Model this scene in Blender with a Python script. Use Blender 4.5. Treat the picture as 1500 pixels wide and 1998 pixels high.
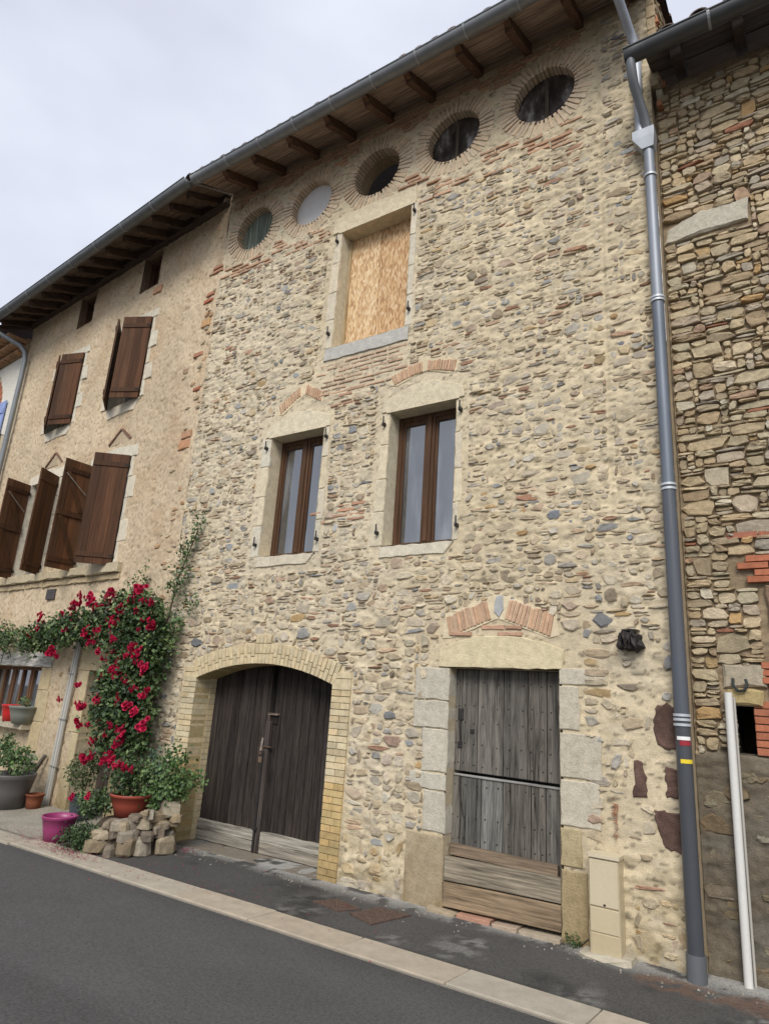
import bpy, math, random
import numpy as np
from mathutils import Vector, Matrix

# ------------------------------------------------------------------ scene, camera, light
scn = bpy.context.scene
for o in list(bpy.data.objects):
    bpy.data.objects.remove(o)
random.seed(7)
RNG = np.random.default_rng(11)

CAM_Y, CAM_Z = -5.3427, 1.62
YAW, PITCH, ROLL = -0.59606, 0.278735, 0.0656616
f = Vector((math.sin(YAW) * math.cos(PITCH), math.cos(YAW) * math.cos(PITCH), math.sin(PITCH)))
r = f.cross(Vector((0, 0, 1))).normalized()
u = r.cross(f)
r2 = math.cos(ROLL) * r + math.sin(ROLL) * u
u2 = -math.sin(ROLL) * r + math.cos(ROLL) * u
cam_data = bpy.data.cameras.new('camera')
cam_data.sensor_fit = 'HORIZONTAL'
cam_data.sensor_width = 36
cam_data.lens = 36 * 1285.5 / 1500
cam_data.clip_start = 0.05
cam_data.clip_end = 800
cam = bpy.data.objects.new('camera', cam_data)
scn.collection.objects.link(cam)
M = Matrix((r2, u2, -f)).transposed().to_4x4()
M.translation = Vector((0, CAM_Y, CAM_Z))
cam.matrix_world = M
scn.camera = cam

SUN_EL, SUN_AZ = 42.0, 22.0          # azimuth: degrees to the right of straight at the wall, from behind the camera
world = bpy.data.worlds.new('World')
scn.world = world
world.use_nodes = True
wn, wl_ = world.node_tree.nodes, world.node_tree.links
wn.clear()
wout = wn.new('ShaderNodeOutputWorld')
wbg = wn.new('ShaderNodeBackground')
wbg.inputs['Strength'].default_value = 0.10
sky = wn.new('ShaderNodeTexSky')
sky.sky_type = 'NISHITA'
sky.sun_disc = False
sky.sun_elevation = math.radians(SUN_EL)
sky.sun_rotation = math.radians(180 - SUN_AZ)
tc = wn.new('ShaderNodeTexCoord')
wno = wn.new('ShaderNodeTexNoise')
wno.inputs['Scale'].default_value = 1.6
wno.inputs['Detail'].default_value = 4
wno.inputs['Roughness'].default_value = 0.6
wmap = wn.new('ShaderNodeMapping')
wmap.inputs['Scale'].default_value = (1, 1, 2.2)
wr = wn.new('ShaderNodeValToRGB')
wr.color_ramp.elements[0].position = 0.30
wr.color_ramp.elements[0].color = (3.35, 3.45, 4.1, 1)
wr.color_ramp.elements[1].position = 0.68
wr.color_ramp.elements[1].color = (4.5, 4.75, 5.25, 1)
wmix = wn.new('ShaderNodeMixRGB')
wmix.inputs[0].default_value = 0.93
wl_.new(tc.outputs['Generated'], wmap.inputs['Vector'])
wl_.new(wmap.outputs[0], wno.inputs['Vector'])
wl_.new(wno.outputs['Fac'], wr.inputs[0])
wl_.new(sky.outputs[0], wmix.inputs[1])
wl_.new(wr.outputs[0], wmix.inputs[2])
wl_.new(wmix.outputs[0], wbg.inputs['Color'])
wl_.new(wbg.outputs[0], wout.inputs['Surface'])

sd = bpy.data.lights.new('sun', 'SUN')
sd.energy = 1.5
sd.angle = math.radians(28)
sd.color = (1.0, 0.965, 0.91)
sun = bpy.data.objects.new('sun', sd)
scn.collection.objects.link(sun)
el, az = math.radians(SUN_EL), math.radians(SUN_AZ)
sdir = Vector((math.sin(az) * math.cos(el), -math.cos(az) * math.cos(el), math.sin(el)))   # towards the sun
sun.rotation_euler = sdir.to_track_quat('Z', 'Y').to_euler()
sun.location = (4, -12, 14)

scn.view_settings.view_transform = 'Standard'
scn.view_settings.look = 'None'
scn.view_settings.gamma = 1
scn.view_settings.exposure = 1.04
scn.view_settings.use_curve_mapping = False
scn.render.engine = 'CYCLES'
scn.cycles.max_bounces = 6

# ------------------------------------------------------------------ noise (numpy value noise)
def vn(x, y, seed=0):
    x = np.asarray(x, float); y = np.asarray(y, float)
    xi = np.floor(x).astype(np.int64); yi = np.floor(y).astype(np.int64)
    fx = x - xi; fy = y - yi
    fx = fx * fx * (3 - 2 * fx); fy = fy * fy * (3 - 2 * fy)
    def h(a, b):
        n = (a * 374761393 + b * 668265263 + seed * 1442695041) & 0x7fffffff
        n = (n ^ (n >> 13)) * 1274126177 & 0x7fffffff
        n = n ^ (n >> 16)
        return (n % 65536) / 65535.0
    return (h(xi, yi) * (1 - fx) + h(xi + 1, yi) * fx) * (1 - fy) + (h(xi, yi + 1) * (1 - fx) + h(xi + 1, yi + 1) * fx) * fy

def fbm(x, y, seed=0, octv=4):
    s = 0; a = 0.5
    for k in range(octv):
        s = s + a * vn(np.asarray(x) * 2 ** k + 17.3 * k, np.asarray(y) * 2 ** k + 5.1 * k, seed + k)
        a *= 0.5
    return s / (1 - 0.5 ** octv)

# ------------------------------------------------------------------ materials
MATS = {}
def new_mat(name):
    m = bpy.data.materials.new(name)
    m.use_nodes = True
    nt = m.node_tree
    b = nt.nodes['Principled BSDF']
    MATS[name] = m
    return m, nt, b

def node(nt, t, **kw):
    n = nt.nodes.new(t)
    for k, v in kw.items():
        if k in n.inputs: n.inputs[k].default_value = v
        else: setattr(n, k, v)
    return n

def pos_map(nt, scale):
    g = nt.nodes.new('ShaderNodeNewGeometry')
    mp = nt.nodes.new('ShaderNodeMapping')
    mp.inputs['Scale'].default_value = scale
    nt.links.new(g.outputs['Position'], mp.inputs['Vector'])
    return mp.outputs[0]

def masonry(name, lo=0.72, hi=1.22, nscale=14, bump=0.5, dist=0.004, fine=110, rough=0.92, stretch=(1, 1, 1), spec=0.2):
    """colour comes from the mesh's own 'col' attribute, grain and relief from noise"""
    m, nt, b = new_mat(name)
    L = nt.links
    at = node(nt, 'ShaderNodeAttribute', attribute_name='col')
    p = pos_map(nt, stretch)
    n1 = node(nt, 'ShaderNodeTexNoise', Scale=nscale, Detail=6.0, Roughness=0.65)
    n2 = node(nt, 'ShaderNodeTexNoise', Scale=fine, Detail=4.0, Roughness=0.7)
    L.new(p, n1.inputs['Vector']); L.new(p, n2.inputs['Vector'])
    ad = node(nt, 'ShaderNodeMath', operation='ADD')
    L.new(n1.outputs['Fac'], ad.inputs[0]); L.new(n2.outputs['Fac'], ad.inputs[1])
    mr = node(nt, 'ShaderNodeMapRange')
    mr.inputs['From Min'].default_value = 0.7; mr.inputs['From Max'].default_value = 1.3
    mr.inputs['To Min'].default_value = lo; mr.inputs['To Max'].default_value = hi
    L.new(ad.outputs[0], mr.inputs['Value'])
    vm = node(nt, 'ShaderNodeVectorMath', operation='SCALE')
    L.new(at.outputs['Color'], vm.inputs[0]); L.new(mr.outputs[0], vm.inputs['Scale'])
    L.new(vm.outputs[0], b.inputs['Base Color'])
    b.inputs['Roughness'].default_value = rough
    b.inputs['Specular IOR Level'].default_value = spec
    bp = node(nt, 'ShaderNodeBump', Strength=bump, Distance=dist)
    L.new(ad.outputs[0], bp.inputs['Height'])
    L.new(bp.outputs[0], b.inputs['Normal'])
    return m

masonry('stone', 0.68, 1.30, 22, 1.0, 0.008, 120)
masonry('mortar', 0.76, 1.18, 16, 1.0, 0.007, 130)
masonry('dressed', 0.72, 1.2, 14, 1.0, 0.006, 75)
masonry('brick', 0.70, 1.25, 18, 0.6, 0.003, 140)
masonry('render', 0.68, 1.24, 26, 0.9, 0.007, 110)
masonry('plain', 0.92, 1.06, 6, 0.15, 0.001, 60, 0.5, spec=0.4)
masonry('plastic', 0.95, 1.04, 5, 0.05, 0.0006, 40, 0.38, spec=0.5)
masonry('tile', 0.6, 1.3, 12, 0.7, 0.004, 70)
masonry('leaf', 0.7, 1.3, 9, 0.05, 0.001, 60, 0.5, spec=0.35)
masonry('petal', 0.75, 1.2, 30, 0.05, 0.001, 60, 0.6, spec=0.25)
masonry('iron', 0.5, 1.5, 30, 0.6, 0.002, 120, 0.75, spec=0.4)
masonry('wood_v', 0.30, 1.7, 30, 1.0, 0.004, 70, 0.85, (1, 1, 0.04))
masonry('wood_worn', 0.22, 2.1, 22, 1.0, 0.004, 80, 0.85, (1, 1, 0.06))
masonry('wood_x', 0.40, 1.6, 30, 0.8, 0.003, 60, 0.82, (0.045, 1, 1))
masonry('wood_y', 0.5, 1.45, 26, 0.8, 0.003, 60, 0.85, (1, 0.06, 1))
masonry('varnish_v', 0.55, 1.4, 22, 0.3, 0.0015, 60, 0.6, (1, 1, 0.05), spec=0.14)
masonry('asphalt', 0.55, 1.6, 60, 0.8, 0.003, 200, 0.93)
masonry('kerb', 0.75, 1.15, 7, 0.5, 0.003, 120)

m, nt, b = new_mat('zinc')
at = node(nt, 'ShaderNodeAttribute', attribute_name='col')
n1 = node(nt, 'ShaderNodeTexNoise', Scale=9.0, Detail=5.0)
nt.links.new(pos_map(nt, (1, 1, 0.25)), n1.inputs['Vector'])
mr = node(nt, 'ShaderNodeMapRange'); mr.inputs['To Min'].default_value = 0.7; mr.inputs['To Max'].default_value = 1.25
nt.links.new(n1.outputs['Fac'], mr.inputs['Value'])
vm = node(nt, 'ShaderNodeVectorMath', operation='SCALE')
nt.links.new(at.outputs['Color'], vm.inputs[0]); nt.links.new(mr.outputs[0], vm.inputs['Scale'])
nt.links.new(vm.outputs[0], b.inputs['Base Color'])
b.inputs['Metallic'].default_value = 0.35; b.inputs['Roughness'].default_value = 0.52

m, nt, b = new_mat('glass')
b.inputs['Base Color'].default_value = (0.06, 0.068, 0.08, 1)
b.inputs['Roughness'].default_value = 0.03
b.inputs['IOR'].default_value = 2.7
n2 = node(nt, 'ShaderNodeTexNoise', Scale=3.0, Detail=5.0)
nt.links.new(pos_map(nt, (1.6, 1, .35)), n2.inputs['Vector'])
cr = node(nt, 'ShaderNodeValToRGB')
cr.color_ramp.elements[0].position = 0.45; cr.color_ramp.elements[0].color = (0.03, 0.034, 0.04, 1)
cr.color_ramp.elements[1].position = 0.62; cr.color_ramp.elements[1].color = (0.13, 0.14, 0.155, 1)
nt.links.new(n2.outputs['Fac'], cr.inputs[0]); nt.links.new(cr.outputs[0], b.inputs['Base Color'])
n1 = node(nt, 'ShaderNodeTexNoise', Scale=2.2, Detail=1.0)
bp = node(nt, 'ShaderNodeBump', Strength=0.12, Distance=0.02)
nt.links.new(pos_map(nt, (1, 1, 1)), n1.inputs['Vector'])
nt.links.new(n1.outputs['Fac'], bp.inputs['Height']); nt.links.new(bp.outputs[0], b.inputs['Normal'])

m, nt, b = new_mat('dirty_glass')
n1 = node(nt, 'ShaderNodeTexNoise', Scale=6.0, Detail=8.0, Roughness=0.7)
nt.links.new(pos_map(nt, (1, 1, 0.5)), n1.inputs['Vector'])
cr = node(nt, 'ShaderNodeValToRGB')
cr.color_ramp.elements[0].position = 0.42; cr.color_ramp.elements[0].color = (0.018, 0.015, 0.013, 1)
cr.color_ramp.elements[1].position = 0.70; cr.color_ramp.elements[1].color = (0.30, 0.29, 0.28, 1)
e = cr.color_ramp.elements.new(0.55); e.color = (0.06, 0.05, 0.045, 1)
nt.links.new(n1.outputs['Fac'], cr.inputs[0]); nt.links.new(cr.outputs[0], b.inputs['Base Color'])
b.inputs['Roughness'].default_value = 0.3

m, nt, b = new_mat('strand_board')
p = pos_map(nt, (70, 1, 18))
v1 = node(nt, 'ShaderNodeTexVoronoi', Scale=1.0, Randomness=1.0)
nt.links.new(p, v1.inputs['Vector'])
n1 = node(nt, 'ShaderNodeTexNoise', Scale=4.0, Detail=4.0)
nt.links.new(pos_map(nt, (4, 1, 1)), n1.inputs['Vector'])
mx = node(nt, 'ShaderNodeMixRGB', Fac=0.2)
nt.links.new(v1.outputs['Color'], mx.inputs[1]); nt.links.new(n1.outputs['Fac'], mx.inputs[2])
cr = node(nt, 'ShaderNodeValToRGB')
cr.color_ramp.elements[0].position = 0.2; cr.color_ramp.elements[0].color = (0.36, 0.20, 0.09, 1)
cr.color_ramp.elements[1].position = 0.8; cr.color_ramp.elements[1].color = (0.74, 0.58, 0.38, 1)
e = cr.color_ramp.elements.new(0.5); e.color = (0.60, 0.40, 0.20, 1)
nt.links.new(mx.outputs[0], cr.inputs[0])
at = node(nt, 'ShaderNodeAttribute', attribute_name='col')
mu = node(nt, 'ShaderNodeMixRGB', blend_type='MULTIPLY', Fac=1.0)
nt.links.new(cr.outputs[0], mu.inputs[1]); nt.links.new(at.outputs['Color'], mu.inputs[2])
nt.links.new(mu.outputs[0], b.inputs['Base Color'])
b.inputs['Roughness'].default_value = 0.75
bp = node(nt, 'ShaderNodeBump', Strength=0.4, Distance=0.003)
nt.links.new(v1.outputs['Distance'], bp.inputs['Height']); nt.links.new(bp.outputs[0], b.inputs['Normal'])

# ------------------------------------------------------------------ objects
WLOC = {}
def root(name, label, cat, loc, group=None):
    o = bpy.data.objects.new(name, None)
    o.empty_display_size = 0.2
    scn.collection.objects.link(o)
    o.location = loc
    WLOC[o] = Vector(loc)
    o['label'] = label; o['category'] = cat
    if group: o['group'] = group
    return o

class Frame:
    def __init__(s, o, ud, n): s.o, s.u, s.n = np.array(o, float), np.array(ud, float), np.array(n, float)
    def w(s, p):
        p = np.asarray(p, float).reshape(-1, 3)
        return s.o + p[:, :1] * s.u + p[:, 1:2] * np.array([0, 0, 1.0]) + p[:, 2:3] * s.n

TH = math.radians(5)
WORLD = None
FM = Frame((0, 0, 0), (1, 0, 0), (0, -1, 0))                                        # stone house front
FL = Frame((-6.75, 0, 0), (math.cos(TH), -math.sin(TH), 0), (-math.sin(TH), -math.cos(TH), 0))   # rendered house front, u = -distance
FR = Frame((0, 0.12, 0), (1, 0, 0), (0, -1, 0))                                     # drystone house front
FG = Frame((-0.80, 0, 0), (0, 1, 0), (1, 0, 0))                                     # gable side

class MB:
    def __init__(s, fr=None): s.fr = fr; s.v = []; s.c = []; s.f = []; s.n = 0
    def add(s, v, faces, col):
        v = np.asarray(v, float).reshape(-1, 3)
        if s.fr is not None: v = s.fr.w(v)
        col = np.asarray(col, float)
        if col.ndim == 1: col = np.tile(col[:3], (len(v), 1))
        s.v.append(v); s.c.append(col)
        s.f.extend([tuple(i + s.n for i in q) for q in faces])
        s.n += len(v)
    def prism(s, outl, w0, w1, col, ch=0.004, jit=0.0, wj=0.0):
        """outline (u,v) counter-clockwise seen from outside, extruded w0..w1 with a chamfered, slightly uneven face"""
        o = np.array(outl, float); n = len(o)
        if jit: o = o + RNG.uniform(-jit, jit, o.shape)
        c = o.mean(0)
        d = c - o; L = np.linalg.norm(d, axis=1, keepdims=True) + 1e-9
        inn = o + d / L * ch * 1.4
        wv = w1 + (RNG.uniform(-wj, wj, n) if wj else 0)
        v = np.vstack([np.c_[o, np.full(n, w0)], np.c_[o, np.full(n, w1 - ch) + (wv - w1)], np.c_[inn, np.full(n, 0) + wv], [[c[0], c[1], w1 + wj * .5]]])
        fs = []
        for i in range(n):
            j = (i + 1) % n
            fs += [(i, j, n + j, n + i), (n + i, n + j, 2 * n + j, 2 * n + i)]
        fs.append(tuple(range(2 * n, 3 * n)))
        fs.append(tuple(reversed(range(n))))
        s.add(v[:3 * n], fs, col)
    def box(s, u0, u1, v0, v1, w0, w1, col, ch=0.003, jit=0, sub=False, wj=0):
        o = [(u0, v0), (u1, v0), (u1, v1), (u0, v1)]
        if sub:
            m_ = []
            for i in range(4):
                a, b_ = np.array(o[i]), np.array(o[(i + 1) % 4])
                k = max(1, int(np.linalg.norm(b_ - a) / 0.12))
                for q in range(k): m_.append(tuple(a + (b_ - a) * q / k))
            o = m_
        s.prism(o, w0, w1, col, ch, jit, wj)
    def cube(s, p0, p1, col):
        x0, y0, z0 = p0; x1, y1, z1 = p1
        v = [(x0, y0, z0), (x1, y0, z0), (x1, y1, z0), (x0, y1, z0), (x0, y0, z1), (x1, y0, z1), (x1, y1, z1), (x0, y1, z1)]
        s.add(v, [(3, 2, 1, 0), (4, 5, 6, 7), (0, 1, 5, 4), (1, 2, 6, 5), (2, 3, 7, 6), (3, 0, 4, 7)], col)
    def beam(s, a, b_, w, h, col, up=(0, 0, 1), jit=0.0, segs=1, taper=1.0):
        """rectangular bar from a to b in the current frame"""
        a, b_ = np.array(a, float), np.array(b_, float)
        d = b_ - a; d /= np.linalg.norm(d)
        sd_ = np.cross(d, up); sd_ /= np.linalg.norm(sd_); t = np.cross(sd_, d)
        vs = []
        for k in range(segs + 1):
            p = a + (b_ - a) * k / segs
            g = 1 + (taper - 1) * k / segs
            for (x, y) in ((-1, -1), (1, -1), (1, 1), (-1, 1)):
                vs.append(p + sd_ * x * w / 2 * g + t * y * h / 2 * g + RNG.uniform(-jit, jit, 3))
        fs = [(3, 2, 1, 0), tuple(4 * segs + i for i in range(4))]
        for k in range(segs):
            for i in range(4):
                j = (i + 1) % 4
                fs.append((4 * k + i, 4 * k + j, 4 * k + 4 + j, 4 * k + 4 + i))
        s.add(vs, fs, col)
    def tube(s, path, r, col, n=12, cap=True):
        path = [np.array(p, float) for p in path]
        rs = r if hasattr(r, '__len__') else [r] * len(path)
        vs = []; ref = None
        for k, p in enumerate(path):
            d = (path[min(k + 1, len(path) - 1)] - path[max(k - 1, 0)]); d /= np.linalg.norm(d)
            if ref is None:
                ref = np.cross(d, (0.13, 0.97, 0.2)); ref /= np.linalg.norm(ref)
            ref = ref - d * (ref @ d); ref /= np.linalg.norm(ref)
            b2 = np.cross(d, ref)
            for i in range(n):
                a = 2 * math.pi * i / n
                vs.append(p + rs[k] * (math.cos(a) * ref + math.sin(a) * b2))
        fs = []
        for k in range(len(path) - 1):
            for i in range(n):
                j = (i + 1) % n
                fs.append((k * n + i, k * n + j, (k + 1) * n + j, (k + 1) * n + i))
        if cap:
            m_ = len(vs); vs = vs + vs[:n] + vs[m_ - n:m_]
            fs.append(tuple(reversed(range(m_, m_ + n)))); fs.append(tuple(m_ + n + i for i in range(n)))
        s.add(vs, fs, col)
    def lathe(s, c, prof, col, n=28, sq=1.0):
        vs = []
        for (r_, z) in prof:
            for i in range(n):
                a = 2 * math.pi * i / n
                vs.append((c[0] + r_ * math.cos(a), c[1] + r_ * math.sin(a), c[2] + z))
        fs = []
        for k in range(len(prof) - 1):
            for i in range(n):
                j = (i + 1) % n
                fs.append((k * n + i, k * n + j, (k + 1) * n + j, (k + 1) * n + i))
        s.add(vs, fs, col)
    def build(s, name, mat, parent=None, smooth=False, **props):
        v = np.vstack(s.v); c = np.vstack(s.c)
        cen = (v.min(0) + v.max(0)) / 2
        me = bpy.data.meshes.new(name)
        nf = len(s.f)
        lens = np.fromiter((len(q) for q in s.f), dtype=np.int32, count=nf)
        flat = np.fromiter((i for q in s.f for i in q), dtype=np.int32, count=int(lens.sum()))
        return link_mesh(name, me, v - cen, flat, lens, c, mat, parent, cen, smooth, props)

def link_mesh(name, me, v, flat, lens, c, mat, parent, cen, smooth, props):
    nf = len(lens)
    me.vertices.add(len(v)); me.vertices.foreach_set('co', np.ascontiguousarray(v, dtype=np.float32).ravel())
    me.loops.add(len(flat)); me.loops.foreach_set('vertex_index', flat)
    me.polygons.add(nf)
    st = np.concatenate([[0], np.cumsum(lens)[:-1]]).astype(np.int32)
    me.polygons.foreach_set('loop_start', st); me.polygons.foreach_set('loop_total', lens)
    me.update(calc_edges=True)
    me.polygons.foreach_set('use_smooth', np.full(nf, bool(smooth), dtype=bool))
    ca = me.color_attributes.new('col', 'FLOAT_COLOR', 'POINT')
    ca.data.foreach_set('color', np.c_[c, np.ones(len(c))].astype(np.float32).ravel())
    me.materials.append(MATS[mat])
    o = bpy.data.objects.new(name, me)
    scn.collection.objects.link(o)
    WLOC[o] = Vector(cen)
    if parent is not None:
        o.parent = parent
        o.location = Vector(cen) - WLOC[parent]
    else:
        o.location = Vector(cen)
    for k, val in props.items(): o[k] = val
    return o

def part(fr, name, mat, parent, fn, smooth=False, **props):
    m_ = MB(fr); fn(m_); return m_.build(name, mat, parent, smooth, **props)

def grid_wall(fr, u0, u1, v0, v1, step, hfun, cfun, holes, name, mat, parent, **props):
    nu, nv = int((u1 - u0) / step) + 1, int((v1 - v0) / step) + 1
    U, V = np.meshgrid(np.linspace(u0, u1, nu), np.linspace(v0, v1, nv))
    H = hfun(U, V); Cc = cfun(U, V, H)
    P = fr.w(np.c_[U.ravel(), V.ravel(), H.ravel()])
    uc = (U[:-1, :-1] + U[1:, 1:]) / 2; vc = (V[:-1, :-1] + V[1:, 1:]) / 2
    keep = np.ones(uc.shape, bool)
    for h in holes: keep &= ~h(uc, vc)
    idx = np.arange(nu * nv).reshape(nv, nu)
    q = np.stack([idx[:-1, :-1], idx[:-1, 1:], idx[1:, 1:], idx[1:, :-1]], -1)[keep]
    cen = (P.min(0) + P.max(0)) / 2
    me = bpy.data.meshes.new(name)
    return link_mesh(name, me, P - cen, q.astype(np.int32).ravel(), np.full(len(q), 4, np.int32), Cc.reshape(-1, 3), mat, parent, cen, True, props)

def rect(a, b_, c, d): return lambda x, y: (x > a) & (x < b_) & (y > c) & (y < d)
def circ(a, b_, rr): return lambda x, y: (x - a) ** 2 + (y - b_) ** 2 < rr * rr

def tone(col, v=0.12, hue=0.03):
    c = np.array(col, float) * (1 + random.uniform(-v, v))
    q = random.uniform(-hue, hue)
    return np.clip(c * np.array([1 + q, 1, 1 - q]), 0.005, 0.95)

def stone_mesh(mb, cu, cv, w, h, out, col, kind='lens', rot=0.0, depth=0.03):
    """one irregular stone: angular outline, broken shoulder, uneven face"""
    lens = kind == 'lens'
    n = random.choice((5, 6, 7, 8, 9, 10)) if lens else random.choice((8, 9, 10, 12))
    ex = random.uniform(2.4, 5.0) if lens else random.uniform(5, 9)
    pts = []
    sk = random.uniform(-.28, .28) if lens else random.uniform(-.26, .26)
    tp = random.uniform(-.22, .22) if lens else random.uniform(-.16, .16)
    for i in range(n):
        a = 2 * math.pi * (i + random.uniform(-.38, .38)) / n
        ca, sa = math.cos(a), math.sin(a)
        rr = (abs(ca) ** ex + abs(sa) ** ex) ** (-1 / ex)
        jj = random.uniform(.85, 1.06) if lens else random.uniform(.90, 1.04)
        x, y = rr * ca * jj, rr * sa * jj
        x = x * (1 + tp * y) + sk * y * h / w; y = y * (1 + tp * x)
        x, y = x * w / 2, y * h / 2
        pts.append((x * math.cos(rot) - y * math.sin(rot), x * math.sin(rot) + y * math.cos(rot)))
    p = np.array(pts)
    st_ = 1.0 if random.random() < (.16 if lens else .6) else .28
    tilt = np.array([random.uniform(-.08, .08), random.uniform(-.26, .08)]) * st_
    shl = .30 if lens else .80
    wv = out * shl + p @ tilt * .4 + RNG.uniform(-.25, .25, n) * out
    k2 = random.uniform(.70, .88) if lens else random.uniform(.78, .93)
    p2 = p * k2 * (1 + RNG.uniform(-.12, .10, (n, 1)))
    w2 = out + p2 @ tilt + RNG.uniform(-.30, .25, n) * out
    v = np.vstack([np.c_[p * 1.05 + (cu, cv), np.full(n, -depth)], np.c_[p + (cu, cv), wv], np.c_[p2 + (cu, cv), w2],
                   [[cu + random.uniform(-.2, .2) * w, cv + random.uniform(-.2, .2) * h, out * random.uniform(.8, 1.2)]]])
    fs = []
    for i in range(n):
        j = (i + 1) % n
        fs += [(i, j, n + j, n + i), (n + i, n + j, 2 * n + j, 2 * n + i), (2 * n + i, 2 * n + j, 3 * n)]
    cc = np.array(col) * (1 + RNG.uniform(-.12, .12, (len(v), 1)))
    if lens:                                   # lime left on the rim of a repointed stone
        m_ = RNG.uniform(.15, .85, n)[:, None]
        cc[n:2 * n] = cc[n:2 * n] * (1 - m_) + (np.array((.57, .47, .32)) if max(col) > .22 else np.array(col)) * m_
    mb.add(v, fs, np.clip(cc, .004, .95))

def pack(u0, u1, v0, v1, cell, blocked, sizes, big=0, bigsize=(5, 9, 3, 5)):
    """greedy rubble packing on a fine grid: returns (cu, cv, w, h)"""
    nu, nv = int((u1 - u0) / cell), int((v1 - v0) / cell)
    uu = u0 + (np.arange(nu) + .5) * cell; vv = v0 + (np.arange(nv) + .5) * cell
    U, V = np.meshgrid(uu, vv)
    occ = np.zeros((nv, nu), bool)
    for bfun in blocked: occ |= bfun(U, V)
    out = []
    for _ in range(big):
        w, h = random.randint(bigsize[0], bigsize[1]), random.randint(bigsize[2], bigsize[3])
        i, j = random.randint(0, nv - h - 1), random.randint(0, nu - w - 1)
        if not occ[i:i + h, j:j + w].any():
            occ[i:i + h, j:j + w] = True
            out.append((u0 + (j + w / 2) * cell, v0 + (i + h / 2) * cell, w * cell, h * cell))
    for i in range(nv):
        for j in range(nu):
            if occ[i, j]: continue
            k = sizes(uu[j], vv[i])
            w = random.randint(k[0], k[1]); h = random.randint(k[2], k[3])
            run = 1
            while run < w + 2 and j + run < nu and not occ[i, j + run]: run += 1
            if run <= w + 1: w = run if run <= w + 1 else w
            if w > run: w = run
            hh = 1
            while hh < h and i + hh < nv and not occ[i + hh, j:j + w].any(): hh += 1
            h = hh
            occ[i:i + h, j:j + w] = True
            out.append((u0 + (j + w / 2) * cell, v0 + (i + h / 2) * cell, w * cell, h * cell))
    return out

def split_largest(items, key, limit):
    order = sorted(range(len(items)), key=lambda i: -key(items[i]))
    a = set(order[:limit])
    return [items[i] for i in order[:limit]], [it for i, it in enumerate(items) if i not in a]

def camdist2(p): return (p[0]) ** 2 + (p[1] - CAM_Y) ** 2 + (p[2] - CAM_Z) ** 2

# palettes (base colours)
CREAM = (0.62, 0.54, 0.385); PALE = (0.56, 0.52, 0.43); YBRICK = (0.54, 0.445, 0.28)
PINKB = (0.47, 0.29, 0.185); REDB = (0.36, 0.135, 0.075); MORT = (0.68, 0.57, 0.385)
STONES = [((0.42, 0.375, 0.31), 6), ((0.33, 0.325, 0.31), 5), ((0.46, 0.385, 0.27), 9), ((0.34, 0.27, 0.185), 5), ((0.51, 0.45, 0.35), 8),
          ((0.40, 0.27, 0.13), 1.6), ((0.23, 0.235, 0.24), 1.6), ((0.43, 0.34, 0.26), 4), ((0.36, 0.24, 0.17), 1.2), ((0.27, 0.22, 0.165), 2)]
DRY = [((0.42, 0.335, 0.21), 8), ((0.46, 0.38, 0.25), 6), ((0.36, 0.28, 0.18), 4), ((0.42, 0.285, 0.14), 1.3), ((0.385, 0.325, 0.245), 3), ((0.35, 0.245, 0.165), .6), ((0.50, 0.43, 0.31), 2)]
def pick(pal):
    t = random.uniform(0, sum(w for _, w in pal))
    for c, w in pal:
        t -= w
        if t <= 0: return c
    return pal[0][0]

# ================================================================== GROUND
def ground_sheet(name, x0, x1, y0, y1, z, step, cfun, mat, hfun=None, holes=()):
    nx, ny = max(2, int((x1 - x0) / step) + 1), max(2, int((y1 - y0) / step) + 1)
    X, Y = np.meshgrid(np.linspace(x0, x1, nx), np.linspace(y0, y1, ny))
    Z = np.full(X.shape, z) + (hfun(X, Y) if hfun else 0)
    P = np.c_[X.ravel(), Y.ravel(), Z.ravel()]
    idx = np.arange(nx * ny).reshape(ny, nx)
    q = np.stack([idx[:-1, :-1], idx[:-1, 1:], idx[1:, 1:], idx[1:, :-1]], -1).reshape(-1, 4)
    cen = (P.min(0) + P.max(0)) / 2
    return link_mesh(name, bpy.data.meshes.new(name), P - cen, q.astype(np.int32).ravel(), np.full(len(q), 4, np.int32), cfun(X, Y).reshape(-1, 3), mat, None, cen, True, {'kind': 'structure'})

def cols(base, k): return np.array(base)[None, None, :] * k[..., None]
ground_sheet('ground', -150, 150, -150, 150, -0.03, 20, lambda X, Y: cols((0.10, 0.095, 0.085), np.ones(X.shape)), 'asphalt')
def road_c(X, Y):
    k = 0.95 + 0.14 * fbm(X * .6, Y * .6, 5)
    k = k * (1 + 0.10 * (fbm(X * 6, Y * 6, 9) - .5))
    k = k * (1 + .22 * (fbm(X * 1.1, Y * 3.2, 19) - .5) - .12 * (np.abs(Y + 2.9 + .1 * vn(X * .4, X * 0, 3)) < .22))
    c = cols((0.074, 0.072, 0.070), k)
    ed_ = np.clip(1 - (-1.25 - Y) / (.05 + .25 * fbm(X * 1.2, Y * 0, 87)), 0, 1)[..., None] * .4
    c = c * (1 - ed_) + np.array((.045, .042, .036)) * ed_
    return c
ground_sheet('road', -40, 40, -7.5, -1.235, 0.0, 0.12, road_c, 'asphalt', lambda X, Y: -0.012 * fbm(X * .5, Y * .5, 3))
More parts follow.
